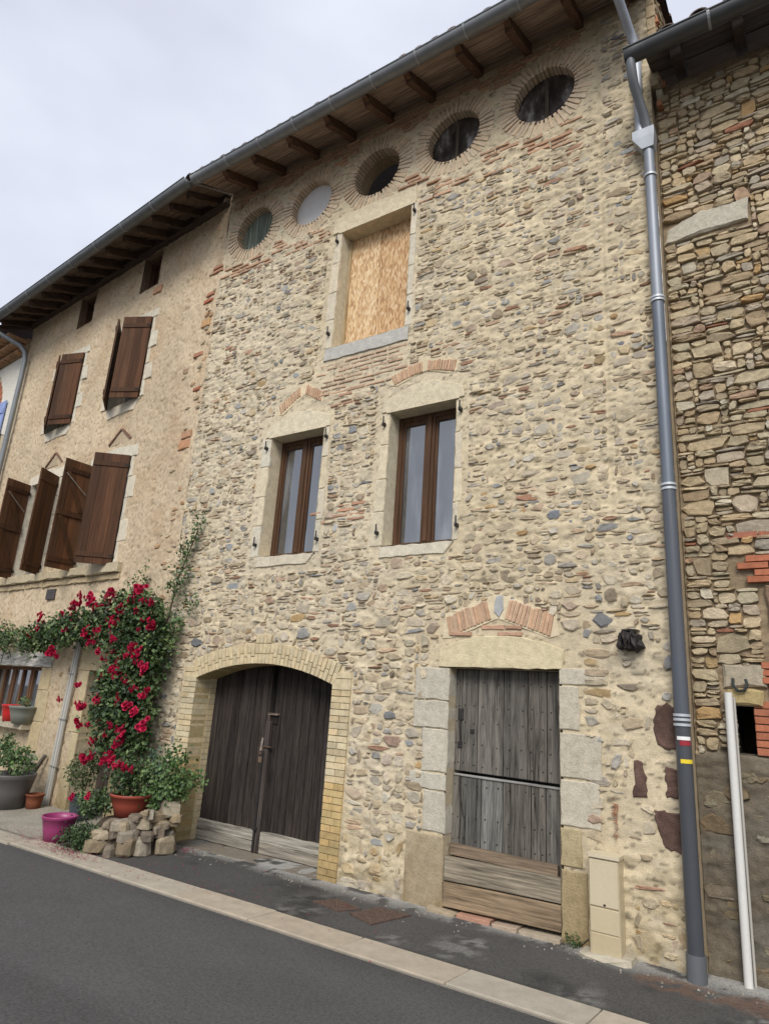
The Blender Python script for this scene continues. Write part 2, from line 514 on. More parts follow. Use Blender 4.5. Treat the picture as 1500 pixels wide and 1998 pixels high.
def pave_c(X, Y):
    base = cols((0.068, 0.065, 0.061), 0.82 + .4 * fbm(X * 1.3, Y * 1.3, 15))
    # lime run-off and dust in patches along the foot of the wall
    d = np.clip(1 - (-Y) / (0.10 + 0.32 * fbm(X * 1.7, Y * 0 + 3, 21)), 0, 1) * (fbm(X * 7, Y * 7, 31) > .38)
    d = d * np.clip((X + 6.2) * 3, 0, 1)
    s = (np.clip(fbm(X * 2.2, Y * 2.2, 44) - .58, 0, 1) * 5) * (fbm(X * 14, Y * 14, 45) > .5) * .5
    k = np.clip(d * .75 + s * .6, 0, .8)[..., None]
    base = base * (1 - k) + np.array((0.36, 0.35, 0.32)) * k
    # old patched strip where the pipes were buried, rusty gravel by the drystone house
    r_ = np.clip(1.15 - (((X + .97) / .30) ** 2 + ((Y + .27) / .14) ** 2), 0, 1) + np.clip(1.1 - (((X + .52) / .22) ** 2 + ((Y + .24) / .16) ** 2), 0, 1)
    r_ = np.clip(r_ * 2, 0, 1) * (fbm(X * 18, Y * 18, 77) > .42)
    base = base * (1 - .7 * r_[..., None]) + np.array((0.13, 0.080, 0.055)) * .7 * r_[..., None]
    ed_ = np.clip(1 - np.abs(Y + .945) / (.02 + .06 * fbm(X * 2.5, Y * 0, 88)), 0, 1)[..., None] * .55
    base = base * (1 - ed_) + np.array((.035, .034, .026)) * ed_
    oil = np.clip(fbm(X * 1.9 + 3, Y * 2.4, 92) - .60, 0, 1)[..., None] * 3
    base = base * (1 - np.clip(oil, 0, .45))
    conc = 1 / (1 + np.exp((X + 6.9 + .25 * fbm(X * 3, Y * 3, 8)) * 14))
    conc = np.clip(conc, 0, 1)[..., None]
    return base * (1 - conc) + np.array((0.27, 0.245, 0.20)) * (0.8 + .4 * fbm(X * 5, Y * 5, 61))[..., None] * conc
ground_sheet('pavement', -16, 3, -0.97, 2.2, 0.004, 0.03, pave_c, 'asphalt', lambda X, Y: .012 * fbm(X * 1.5, Y * 1.5, 4) + np.clip(Y * .05 + .01, 0, .012))

# flush stone strip between road and pavement
kb = MB()
kb.cube((-30, -1.255, -.05), (30, -0.945, .004), (0.27, 0.24, 0.195))
strip = kb.build('kerb', 'mortar', None, kind='structure')
WLOC[strip] = Vector(strip.location)
x = -12.0 - .03
joints = []
while x < 3.5:
    joints.append(x); x += 0.835 + random.uniform(-.02, .02)
for a, b_ in zip(joints[:-1], joints[1:]):
    off = 0.0
    yb = 0.03 * max(0, (-6.2 - a)) * .12
    mk = MB(Frame((0, 0, 0), (1, 0, 0), (0, 0, 1)))
    # outline in x/y, extruded up
    ya, yb_ = (-1.25, -.95) if b_ > -6.3 else ((-1.30, -1.14) if b_ < -7.1 else (-1.27, -1.04))
    o = [(a + .004, ya), (b_ - .004, ya), (b_ - .004 + .02, yb_), (a + .004 + .02, yb_)]
    vv = []
    fr2 = None
    c = tone((0.385, 0.335, 0.262), .07)
    top = [(p[0] + RNG.uniform(-.003, .003), p[1] + RNG.uniform(-.004, .004)) for p in o]
    z1 = 0.017 + random.uniform(-.002, .002)
    mm = MB()
    n = 4
    cx = sum(p[0] for p in top) / 4; cy = sum(p[1] for p in top) / 4
    inn = [(p[0] + (cx - p[0]) * .012, p[1] + (cy - p[1]) * .03) for p in top]
    V = [(p[0], p[1], -.04) for p in top] + [(p[0], p[1], z1 - .005) for p in top] + [(p[0], p[1], z1) for p in inn]
    F = []
    for i in range(4):
        j = (i + 1) % 4
        F += [(i, j, 4 + j, 4 + i), (4 + i, 4 + j, 8 + j, 8 + i)]
    F.append((8, 9, 10, 11))
    mm.add(V, F, c)
    mm.build('kerb_stone', 'kerb', strip)

# ================================================================== STONE HOUSE
house = root('stone_house', 'tall restored stone house with five round attic openings and zinc downpipe', 'house', (-3.8, 0, 0))
OC = [(-6.15, 7.91), (-5.12, 7.915), (-4.075, 7.925), (-3.01, 7.935), (-1.93, 7.94)]
OR = 0.335
H = {}
holes = [circ(x, y, OR + .03) for x, y in OC] + [
    rect(-4.57, -3.50, 5.56, 7.22), rect(-5.34, -4.50, 3.09, 4.59), rect(-3.65, -2.82, 3.09, 4.59),
    rect(-2.83, -1.80, -.1, 1.96), rect(-6.07, -4.09, -.1, 1.74),
    lambda x, y: (x > -6.07) & (x < -4.09) & (y >= 1.7) & (y < 1.74 + .19 * (1 - ((x + 5.08) / .99) ** 2))]
XL, XR = -6.74, -0.87
def mh(U, V):
    calm = np.zeros(U.shape, bool)
    for q in (rect(-7, -1.38, 7.42, 9), rect(-4.76, -3.40, 4.92, 7.5), rect(-5.56, -4.36, 2.9, 5.25), rect(-3.84, -2.68, 2.95, 5.16), rect(-3.24, -1.42, -.1, 2.64), rect(-6.34, -3.86, -.1, 2.24), rect(-1.33, -.87, .70, 1.78), rect(-1.38, -1.12, 2.05, 2.3), rect(-1.5, -1.3, .7, 1.1)): calm |= q(U, V)
    amp = np.where(calm, .32, 1.0)
    h = (.018 * (fbm(U * 8, V * 13, 1) - .5) * 2 + .026 * (fbm(U * 15, V * 38, 2, 3) - .5)) * amp - np.where(calm, .004, 0) + .008 * (fbm(U * 1.1, V * 1.1, 3) - .5)
    h = h + .006 * np.clip(1 - V / 1.2, 0, 1)
    h = h - .012 * np.exp(-((U + 1.35 + .03 * vn(V * 1.5, 0 * V, 4)) / .012) ** 2) * (V > 3.2)
    return h
def mc(U, V, Hh):
    k = .90 + .30 * (fbm(U * 1.3, V * 1.3, 6) - .5) + .25 * (fbm(U * 9, V * 9, 7) - .5)
    c = cols(MORT, k)
    g = np.clip((fbm(U * .9 + 4, V * .9, 8) - .5) * 3 + np.clip((-3.4 - U) * .35, 0, .8), 0, 1)[..., None]          # greyer lime batches
    c = c * (1 - .42 * g) + np.array((.60, .535, .415)) * .42 * g
    sp = np.clip(fbm(U * 7, V * 17, 17, 3) - .60, 0, 1)[..., None] * 3.2
    sp = np.clip(sp, 0, .55)
    c = c * (1 - sp) + np.array((.42, .36, .27)) * sp
    dk = (np.clip(.33 - fbm(U * 20, V * 46, 18, 2), 0, 1) * 5)[..., None]
    c = c * (1 - np.clip(dk, 0, .6))
    # lichen and splash stains at the foot
    st = np.clip(1.0 - V / (0.35 + .7 * fbm(U * 2.3, V * .6, 12)), 0, 1) * np.clip((fbm(U * 8, V * 8, 13) - .35) * 4, 0, 1)
    st = st[..., None] * .72
    c = c * (1 - st) + np.array((.26, .20, .10)) * st
    wh = (np.clip(1 - V / .16, 0, 1) * (fbm(U * 11, V * 11, 14) > .45))[..., None] * .5
    return np.clip(c * (1 - wh) + np.array((.42, .41, .38)) * wh, .01, .9)
wall_o = grid_wall(FM, XL, XR, -0.02, 8.72, 0.016, mh, mc, holes, 'wall', 'mortar', house)

# --- areas where no rubble goes
def tri_band(x, y): return (y > 7.28 + .10 * np.sin(x * 7) + .05 * np.sin(x * 17)) & (x < -1.38)
arch1 = lambda x, y: (x > -2.92) & (x < -1.80) & (y > 2.17) & (y < 2.60 - .42 * np.abs(x + 2.36))
blocked = [rect(-4.74, -3.40, 5.36, 7.46), rect(-4.75, -3.42, 4.95, 5.38), rect(-5.50, -4.40, 2.93, 4.86), rect(-3.80, -2.70, 2.98, 4.88),
           rect(-5.32, -4.54, 4.8, 5.2), rect(-3.70, -2.82, 4.85, 5.13), arch1, rect(-3.02, -1.63, -.05, 2.17), rect(-6.31, -3.88, -.05, 1.9),
           lambda x, y: (np.abs(x + 5.08) < 1.22) & (y < 2.12 - .25 * (np.abs(x + 5.08) / 1.2) ** 2), rect(-5.18, -4.93, 2, 2.22),
           tri_band, rect(-1.62, -1.30, -.05, .72), rect(-1.36, -1.14, 2.08, 2.29), rect(-.93, -.8, -.1, 9),
           rect(-1.14, -.9, .72, 1.02), rect(-1.13, -.99, 1.40, 1.75), rect(-1.31, -1.15, 1.04, 1.34), rect(-1.06, -.9, 1.05, 1.32),
           rect(-3.20, -3.0, .0, .58), rect(-1.48, -1.32, .72, 1.1), lambda x, y: (np.abs(x + 1.36) < .02) & (y > 3.2)]
def msizes(x, y):
    t = random.random()
    if y < 2.4:
        return (5, 10, 3, 5) if t < .30 else ((4, 9, 1, 3) if t < .8 else (2, 4, 2, 3))
    return (5, 9, 3, 4) if t < .14 else ((3, 8, 1, 2) if t < .72 else (2, 4, 1, 3))
rub = pack(XL + .01, XR - .05, 0.02, 8.62, 0.025, blocked, msizes, 620, (4, 10, 2, 5))
rub2 = []
for (cu, cv, w, h) in rub:
    dens = .16 + .55 * max(0, fbm(cu * .8, cv * .8, 91) - .5)
    if cu > -1.5: dens += .18
    if cu > -1.5 and cv < 2.0: dens += .3
    if random.random() < dens: continue
    if w < .06 and h < .06 and random.random() < .4: continue
    cv2 = cv + .02 * math.sin(cu * 2.1 + cv) + random.uniform(-.006, .006)
    g = random.uniform(.0, .018)
    rub2.append((cu, cv2, max(.028, w - g), max(.016, h - g * random.uniform(.7, 1.2))))
def mkey(t): return t[2] * t[3] / camdist2((t[0], 0, t[1]))
bigs, rest = split_largest(rub2, mkey, 292)
def add_rubble(mb, t):
    cu, cv, w, h = t
    asp = w / h
    col = tone(pick(STONES), .2, .05)
    if asp > 3.2 and random.random() < .22: col = tone((.36, .20, .13), .2)
    if cv < .45 and random.random() < .5: col = col * np.array((.85, .75, .55))
    kb_ = random.choice((.0, .08, .25, .4, .5)); col = col * (1 - kb_) * random.uniform(.8, 1.04) + np.array(MORT) * kb_ * random.uniform(.8, 1.05)
    stone_mesh(mb, cu, cv, w, h, random.choice((.0, .002, .004, .007, .013)) + random.uniform(.001, .005) + (.002 if cv < 2.5 else 0), col, 'lens', random.uniform(-.10, .10))
for t in bigs:
    part(FM, 'stone', 'stone', wall_o, lambda mb: add_rubble(mb, t))
ms = MB(FM)
for t in rest: add_rubble(ms, t)
ms.build('rubble', 'stone', wall_o, kind='stuff')

# dark red basalt blocks low on the right-hand corner
def block(fr, name, outl, w0, w1, col, parent, mat='dressed', ch=.006, jit=.006, wj=.0012, **pr):
    def fn(mb):
        o = []
        L = len(outl)
        for i in range(L):
            a, b2 = np.array(outl[i], float), np.array(outl[(i + 1) % L], float)
            k = max(1, int(np.linalg.norm(b2 - a) / .07))
            for q in range(k): o.append(tuple(a + (b2 - a) * q / k))
        c = np.tile(np.array(tone(col, .05, .02)), (3 * len(o), 1))
        if o and min(q[1] for q in o) < .55:
            vv = np.array([q[1] for q in o] * 3); m_ = np.clip(.95 - vv * 1.1, 0, .85) * RNG.uniform(.35, 1.0, len(vv))
            c = c * (1 - m_[:, None]) + np.array((.20, .14, .065)) * m_[:, None]
        mb.prism(o, w0, w1, c, ch, jit, min(wj, .003))
    return part(fr, name, mat, parent, fn, **pr)
RD = (.115, .070, .055)
for o in ([(-1.10, 1.44), (-1.02, 1.41), (-.95, 1.43), (-.95, 1.70), (-1.02, 1.74), (-1.10, 1.70), (-1.12, 1.55)],
          [(-1.285, 1.06), (-1.18, 1.07), (-1.18, 1.20), (-1.215, 1.32), (-1.27, 1.31), (-1.265, 1.18)],
          [(-1.05, 1.09), (-.95, 1.09), (-.95, 1.28), (-1.05, 1.29)],
          [(-1.08, .76), (-.95, .73), (-.94, .99), (-1.14, 1.0), (-1.12, .86)]):
    def rough(mb):
        q = []
        for i in range(len(o)):
            a_, b_ = np.array(o[i], float), np.array(o[(i + 1) % len(o)], float)
            k = max(1, int(np.linalg.norm(b_ - a_) / .022))
            for t_ in range(k): q.append(tuple(a_ + (b_ - a_) * t_ / k + RNG.uniform(-.008, .008, 2)))
        mb.prism(q, -.03, .010, np.clip(np.array(RD) * RNG.uniform(.75, 1.4, (3 * len(q), 1)), 0, 1), .006, 0, .002)
    part(FM, 'stone', 'stone', wall_o, rough, label='dark reddish basalt block')
# small dark relic of a carved block
blk = part(FM, 'corbel', 'stone', house, lambda mb: stone_mesh(mb, -1.25, 2.18, .165, .155, .085, (.05, .045, .045), 'dense'), label='dark broken stone corbel')
for x_ in (-1.31, -1.28, -1.25, -1.215, -1.19):
    part(FM, 'corbel_rib', 'stone', blk, lambda mb: stone_mesh(mb, x_, 2.18 + random.uniform(-.01, .01), .026, .13, random.uniform(.10, .125), tone((.06, .052, .05), .3), 'dense'))
part(FM, 'lime_crust', 'mortar', blk, lambda mb: stone_mesh(mb, -1.25, 2.262, .14, .018, .08, (.50, .47, .42), 'lens'))

# --- brick courses of the attic band and the patch under the boarded opening (too thin to pick apart singly)
bc = MB(FM)
def courses(mb, x0, x1, y0, y1, ok, pitch=.054, col=(.48, .33, .22), hb=.030, drop=.12, out=.009):
    y = y0
    while y < y1:
        x = x0 + random.uniform(-.2, 0)
        while x < x1:
            w = random.uniform(.15, .27)
            if ok(x + w / 2, y) and ok(x + .02, y) and ok(x + w - .02, y) and random.random() > drop:
                rr = random.uniform(-.02, .02)
                hh = hb * random.uniform(.75, 1.15)
                a, b2 = x + .008, x + w - .010
                mb.prism([(a, y - rr * w / 2), ((a + b2) / 2, y + random.uniform(-.002, .002)), (b2, y + rr * w / 2), (b2, y + hh + rr * w / 2), ((a + b2) / 2, y + hh + random.uniform(-.003, .003)), (a, y + hh - rr * w / 2)],
                         -.02, out + random.uniform(-.007, .006), tone(col, .18, .04), .004, .003, .002)
            x += w
        y += pitch * random.uniform(.94, 1.06)
def ok_band(x, y):
    if any((x - a) ** 2 + (y - b2) ** 2 < .545 ** 2 for a, b2 in OC): return False
    if x < XL + .02 or x > -1.42: return False
    if -4.70 < x < -3.45 and y < 7.47: return False
    return True
courses(bc, XL, -1.4, 7.42, 8.66, ok_band, drop=.06, col=(.45, .28, .18), out=.014)
courses(bc, -6.6, -4.6, 7.20, 7.42, lambda x, y: ok_band(x, y), drop=.4, col=(.45, .28, .18), out=.014)
courses(bc, -3.4, -1.5, 7.16, 7.42, lambda x, y: ok_band(x, y), drop=.4, col=(.45, .28, .18), out=.014)
courses(bc, -4.72, -3.42, 4.97, 5.36, lambda x, y: -4.72 + max(0, .12 * (5.2 - y)) < x < -3.42 - max(0, (5.12 - y)) * 1.0, col=(.46, .32, .22), drop=.2, hb=.024, out=.005)
courses(bc, -4.5, -3.86, 4.80, 4.97, lambda x, y: -4.45 < x < -3.90, col=(.44, .28, .19), drop=.3)
courses(bc, -2.7, -2.0, 2.22, 2.33, lambda x, y: abs(x + 2.36) < .55 - (y - 2.2) * 2.5, col=(.44, .27, .18), drop=.3)
courses(bc, -4.42, -4.05, 3.42, 3.62, lambda x, y: True, col=(.45, .26, .17), drop=.45)
bc.build('brickwork', 'brick', wall_o, kind='stuff')

# --- five oculi: ring of bricks, panel
OCL = ['weathered green boards close this round opening', 'white panel closes this round opening', 'open black round opening', 'grimy dark glazed round opening', 'grimy dark round opening at the right end']
for k, (cx, cy) in enumerate(OC):
    def reveal(mb):
        n = 40; vs = []; fs = []
        for i in range(n):
            a = 2 * math.pi * i / n
            for (rr, w) in ((OR + .016, .004), (OR + .008, -.004), (OR + .006, -.30)):
                vs.append((cx + rr * math.cos(a), cy + rr * math.sin(a), w))
        for i in range(n):
            j = (i + 1) % n
            for q in range(2): fs.append((3 * i + q, 3 * i + q + 1, 3 * j + q + 1, 3 * j + q))
        mb.add(vs, fs, (.40, .30, .19))
    oc = part(FM, 'round_window', 'mortar', house, reveal, label=OCL[k])
    nb = 46
    for i in range(nb):
        a = 2 * math.pi * (i + random.uniform(-.12, .12)) / nb
        r0, r1 = OR - .003, OR + random.uniform(.165, .20)
        t0, t1 = .0155 * random.uniform(.85, 1.1), .0205 * random.uniform(.85, 1.1)
        ca, sa = math.cos(a), math.sin(a)
        def P(rr, t): return (cx + rr * ca - t * sa, cy + rr * sa + t * ca)
        o = [P(r0, -t0), P(r1, -t1), P(r1, t1), P(r0, t0)]
        part(FM, 'brick', 'brick', oc, lambda mb: mb.prism(o, -.14, .006 + random.uniform(-.006, .003), tone((.55, .425, .295), .10, .04), .004, .002, .001))
    if k == 2:
        part(FM, 'room_shade_sheet', 'plain', oc, lambda mb: mb.box(cx - .6, cx + .6, cy - .6, cy + .6, -1.3, -1.28, (.02, .018, .016)))  # near-black sheet, painted as the unlit room behind the opening
    elif k == 1:
        part(FM, 'panel', 'plain', oc, lambda mb: mb.prism([(cx + .36 * math.cos(t), cy + .36 * math.sin(t)) for t in np.linspace(0, 2 * math.pi, 33)[:-1]], -.13, -.11, (.62, .61, .59), .002))
    elif k == 0:
        for q in range(6):
            x0 = cx - .36 + q * .12
            part(FM, 'plank', 'wood_v', oc, lambda mb: mb.box(x0 + .003, x0 + .117, cy - .36, cy + .36, -.15, -.12 + random.uniform(-.004, .004), tone((.17, .19, .15), .2)))
    else:
        part(FM, 'pane', 'dirty_glass', oc, lambda mb: mb.prism([(cx + .36 * math.cos(t), cy + .36 * math.sin(t)) for t in np.linspace(0, 2 * math.pi, 33)[:-1]], -.12, -.11, (.1, .1, .1), .002))
        part(FM, 'glazing_bar', 'wood_v', oc, lambda mb: mb.box(cx - .02, cx + .02, cy - .33, cy + .33, -.112, -.100, (.07, .055, .04)))

# --- rectangular openings
def reveals(fr, u0, u1, v0, v1, depth, col, name, parent, mat='dressed', out=.008, bottom=True, **pr):
    """jambs, soffit and sill surface of an opening, one mesh"""
    def fn(mb):
        t = .05
        mb.add([(u0, v0, out), (u0, v1, out), (u0, v1, -depth), (u0, v0, -depth)], [(3, 2, 1, 0)], tone(col, .05))
        mb.add([(u1, v0, out), (u1, v1, out), (u1, v1, -depth), (u1, v0, -depth)], [(0, 1, 2, 3)], tone(col, .05))
        mb.add([(u0, v1, out), (u1, v1, out), (u1, v1, -depth), (u0, v1, -depth)], [(0, 1, 2, 3)], tone(col, .05))
        if bottom: mb.add([(u0, v0, out), (u1, v0, out), (u1, v0 + .02, -depth), (u0, v0 + .02, -depth)], [(3, 2, 1, 0)], tone(col, .05))
    return part(fr, name, mat, parent, fn, **pr)

def pins(fr, u0, u1, vs, parent):
    for sgn, u_ in ((-1, u0), (1, u1)):
        for v_ in vs:
            def fn(mb):
                x = u_ + sgn * .055
                mb.box(x - .013, x + .013, v_ - .02, v_ + .012, 0, .055, (.03, .027, .025), .004)
                mb.tube([(x, v_ - .02, .045), (x, v_ + .085, .045)], .0075, (.03, .027, .025), 6)
            part(fr, 'hinge_pin', 'iron', parent, fn)

# boarded window
win = reveals(FM, -4.53, -3.52, 5.58, 7.20, .24, CREAM, 'window', house, label='boarded-up window closed with strand board')
part(FM, 'board', 'strand_board', win, lambda mb: mb.box(-4.53, -4.06, 5.58, 7.20, -.22, -.19, (1.0, 1.0, 1.0), .001))
part(FM, 'board', 'strand_board', win, lambda mb: mb.box(-4.058, -3.52, 5.58, 7.20, -.22, -.194, (.86, .80, .74), .001))
part(FM, 'frame', 'wood_v', win, lambda mb: mb.box(-4.528, -4.49, 5.60, 7.18, -.19, -.165, (.40, .30, .17), .003))
block(FM, 'lintel', [(-4.68, 7.22), (-3.46, 7.22), (-3.47, 7.44), (-4.05, 7.47), (-4.66, 7.44)], -.03, .010, CREAM, win)
part(FM, 'lintel_drip', 'dressed', win, lambda mb: mb.box(-4.58, -3.47, 7.196, 7.222, -.04, .016, CREAM, .006))
block(FM, 'sill', [(-4.63, 5.42), (-3.47, 5.41), (-3.46, 5.575), (-4.62, 5.585)], -.05, .014, (.49, .475, .43), win)
yy = [5.59, 5.98, 6.36, 6.78, 7.215]
for i in range(4):
    wl, wr2 = random.uniform(.06, .13), random.uniform(.06, .12)
    block(FM, 'jamb_stone', [(-4.54 - wl, yy[i]), (-4.53, yy[i]), (-4.53, yy[i + 1] - .008), (-4.54 - wl, yy[i + 1] - .008)], -.03, .004, (.60, .53, .40), win)
    block(FM, 'jamb_stone', [(-3.52, yy[i]), (-3.51 + wr2, yy[i]), (-3.51 + wr2, yy[i + 1] - .008), (-3.52, yy[i + 1] - .008)], -.03, .004, (.60, .545, .43), win)
pins(FM, -4.53, -3.52, (5.78, 7.08), win)

def casement(fr, u0, u1, v0, v1, w, parent, col=(.085, .046, .026)):
    """wooden casement: outer frame members, meeting stile, panes"""
    fw = .055
    part(fr, 'frame', 'varnish_v', parent, lambda mb: (mb.box(u0, u0 + fw, v0, v1, w - .05, w, col, .004), mb.box(u1 - fw, u1, v0, v1, w - .05, w, col, .004),
         mb.box(u0 + fw, u1 - fw, v1 - fw, v1, w - .05, w - .001, col, .004), mb.box(u0 + fw, u1 - fw, v0, v0 + fw * .6, w - .05, w - .001, col, .004)))
    um = (u0 + u1) / 2
    part(fr, 'stile', 'varnish_v', parent, lambda mb: (mb.box(um - .06, um + .06, v0 + .02, v1 - .03, w - .04, w + .006, col, .005), mb.box(um - .022, um + .022, v0 + .03, v1 - .04, w, w + .022, tone(col), .006)))
    for a, b2 in ((u0 + fw, um - .058), (um + .058, u1 - fw)):
        part(fr, 'sash', 'varnish_v', parent, lambda mb: (mb.box(a + .0, a + .028, v0 + .03, v1 - .05, w - .045, w - .012, col, .003), mb.box(a + .028, b2, v1 - .1, v1 - .05, w - .045, w - .013, col, .003)))
        part(fr, 'pane', 'glass', parent, lambda mb: mb.box(a, b2, v0 + .02, v1 - .05, w - .036, w - .026, (.1, .1, .1), .0005))

for (u0, u1, lab, apex) in ((-5.32, -4.52, 'left of the two first-floor windows with brown casements', -4.90), (-3.63, -2.84, 'right of the two first-floor windows with brown casements', -3.23)):
    v0, v1 = 3.11, 4.57
    win = reveals(FM, u0, u1, v0, v1, .24, CREAM, 'window', house, label=lab)
    casement(FM, u0 + .004, u1 - .004, v0 + .03, v1 - .004, -.18, win)
    um = (u0 + u1) / 2
    lt = [(u0 - .11, v1 + .01), (u1 + .08, v1 + .01), (u1 + .07, v1 + .13)] + [(um + (u1 - u0) * .55 * t, v1 + .28 - .15 * t * t) for t in (.7, .35, 0, -.35, -.7)] + [(u0 - .10, v1 + .13)]
    block(FM, 'lintel', lt, -.03, .011, CREAM, win)
    part(FM, 'lintel_drip', 'dressed', win, lambda mb: mb.box(u0 - .04, u1 + .03, v1 - .004, v1 + .012, -.04, .018, CREAM, .005))
    block(FM, 'sill', [(u0 - .03, v0 - .12), (u1 - .08, v0 - .12), (u1 + .02, v0 - .006), (u0 - .03, v0 - .006)], -.04, .010, (.58, .52, .40), win)
    ys = [v0, v0 + .37, v0 + .72, v0 + 1.1, v1 + .004]
    for i in range(4):
        wl, wr2 = random.uniform(.07, .16), random.uniform(.04, .10)
        block(FM, 'jamb_stone', [(u0 - wl, ys[i]), (u0, ys[i]), (u0, ys[i + 1] - .007), (u0 - wl, ys[i + 1] - .007)], -.03, .004, random.choice((CREAM, (.58, .53, .42))), win)
        block(FM, 'jamb_stone', [(u1, ys[i]), (u1 + wr2, ys[i]), (u1 + wr2, ys[i + 1] - .007), (u1, ys[i + 1] - .007)], -.03, .004, random.choice((CREAM, (.57, .51, .39))), win)
    pins(FM, u0, u1, (v0 + .14, v1 - .13), win)

# --- relieving arches of thin bricks
def wing(parent, p0, p1, L_, n, lean, bow=0.0, t=.014):
    for i in range(n):
        k = (i + .5) / n
        x, y = p0[0] + (p1[0] - p0[0]) * k, p0[1] + (p1[1] - p0[1]) * k + bow * math.sin(math.pi * k)
        a = math.radians(90 + (lean[0] + (lean[1] - lean[0]) * k)) + random.uniform(-.03, .03)
        d = np.array([math.cos(a), math.sin(a)]); q = np.array([-d[1], d[0]])
        c = np.array([x, y]); l_ = L_ * random.uniform(.93, 1.06)
        o = [c - q * -t, c + d * l_ - q * -t, c + d * l_ - q * t, c - q * t]
        o = [c + q * -t, c + q * -t + d * l_, c + q * t + d * l_, c + q * t]
        o = [tuple(c + q * t * -1), tuple(c + d * l_ + q * -t), tuple(c + d * l_ + q * t), tuple(c + q * t)]
        # orientation check: make it counter-clockwise
        ar = sum(o[i2][0] * o[(i2 + 1) % 4][1] - o[(i2 + 1) % 4][0] * o[i2][1] for i2 in range(4))
        if ar < 0: o = o[::-1]
        part(FM, 'brick', 'brick', parent, lambda mb: mb.prism(o, -.03, .013 + random.uniform(-.004, .004), tone((.49, .32, .21), .14, .04), .004, .002, .001))
def arch_bed(parent, o, name='relieving_arch', **pr):
    return block(FM, name, o, -.04, .002, MORT, parent, 'mortar', .002, .004, .002, **pr)
ab = arch_bed(house, [(-2.90, 2.20), (-2.80, 2.20), (-2.36, 2.37), (-1.90, 2.20), (-1.82, 2.22), (-1.84, 2.40), (-2.36, 2.60), (-2.88, 2.42)], label='pointed brick relieving arch over the plank door')
wing(ab, (-2.83, 2.215), (-2.42, 2.365), .175, 12, (12, 16))
wing(ab, (-2.30, 2.365), (-1.89, 2.215), .175, 12, (-16, -12))
block(FM, 'keystone', [(-2.40, 2.42), (-2.35, 2.37), (-2.31, 2.44), (-2.32, 2.57), (-2.38, 2.57)], -.02, .012, (.42, .42, .41), ab, 'mortar')
ab = arch_bed(house, [(-5.29, 4.86), (-5.20, 4.84), (-4.88, 5.05), (-4.60, 4.90), (-4.57, 4.98), (-4.88, 5.20), (-5.27, 4.98)], label='pointed brick relieving arch over the left window')
wing(ab, (-5.23, 4.86), (-4.93, 5.05), .125, 10, (20, 12), t=.011)
wing(ab, (-4.86, 5.055), (-4.61, 4.91), .12, 8, (-6, -12), t=.011)
ab = arch_bed(house, [(-3.67, 4.90), (-3.57, 4.87), (-3.22, 4.975), (-2.90, 4.87), (-2.84, 4.90), (-2.86, 5.03), (-3.22, 5.12), (-3.64, 5.02)], label='low brick relieving arch over the right window')
wing(ab, (-3.60, 4.885), (-3.25, 4.965), .125, 12, (22, 4), .012, t=.011)
wing(ab, (-3.20, 4.965), (-2.88, 4.885), .12, 11, (-2, -14), .01, t=.011)

# --- plank door
door = reveals(FM, -2.81, -1.82, 0.02, 1.94, .30, (.46, .40, .28), 'door', house, bottom=False, label='weathered grey stable door of nailed planks')
GREYW = (.10, .092, .08)
def plank_row(fr, parent, edges, v0f, v1f, w0, w1, col, mat='wood_v', name='plank', nails=(), var=.16, gap=.004):
    for a, b2 in zip(edges[:-1], edges[1:]):
        va0, va1 = v0f(a), v1f(a); vb0, vb1 = v0f(b2), v1f(b2)
        def fn(mb):
            dw = random.uniform(-.004, .004)
            mb.prism([(a + gap / 2, va0), ((a + b2) / 2, (va0 + vb0) / 2), (b2 - gap / 2, vb0), (b2 - gap / 2, vb1), ((a + b2) / 2, (va1 + vb1) / 2), (a + gap / 2, va1)], w0, w1 + dw, tone(col, var, .04), .003)
            for nv in nails:
                for q in (.22, .78):
                    x = a + (b2 - a) * q + random.uniform(-.008, .008); y = nv + random.uniform(-.012, .012)
                    if va0 < y < va1: mb.prism([(x + .006 * math.cos(t), y + .006 * math.sin(t)) for t in np.linspace(0, 2 * math.pi, 7)[:-1]], w1, w1 + .007, (.02, .017, .015), .002)
        part(fr, name, mat, parent, fn)
ed = [-2.81, -2.745, -2.59, -2.35, -2.135, -1.97, -1.82]
split = lambda x: 1.075 - .012 * (x + 2.8)
plank_row(FM, door, ed, lambda x: split(x) + .008, lambda x: 1.938, -.17, -.125, GREYW, nails=(1.14, 1.3, 1.48, 1.62, 1.82), mat='wood_worn', var=.28, gap=.007)
ed2 = [-2.81, -2.73, -2.54, -2.345, -2.10, -1.98, -1.82]
plank_row(FM, door, ed2, lambda x: .30, lambda x: split(x) - .016, -.165, -.12, (.112, .104, .09), nails=(.55, .72, .98), mat='wood_worn', var=.28, gap=.007)
part(FM, 'rail', 'wood_x', door, lambda mb: mb.prism([(-2.80, split(-2.8) - .030), (-1.825, split(-1.82) - .030), (-1.825, split(-1.82) - .014), (-2.80, split(-2.8) - .014)], -.13, -.108, (.24, .23, .21), .003))
part(FM, 'door_latch', 'iron', door, lambda mb: (mb.box(-2.775, -2.725, 1.50, 1.60, -.125, -.112, (.03, .028, .026), .003), mb.tube([(-2.75, 1.58, -.11), (-2.75, 1.45, -.10), (-2.745, 1.30, -.112)], .008, (.025, .022, .02), 6), mb.box(-2.775, -2.73, 1.27, 1.32, -.125, -.112, (.03, .028, .026), .003)))
part(FM, 'hasp', 'iron', door, lambda mb: mb.tube([(-2.74, 1.05, -.108), (-2.735, .92, -.106), (-2.70, .74, -.11)], .006, (.03, .027, .025), 6))
part(FM, 'keyhole_plate', 'iron', door, lambda mb: mb.box(-2.655, -2.62, 1.395, 1.43, -.125, -.116, (.02, .018, .016), .003))
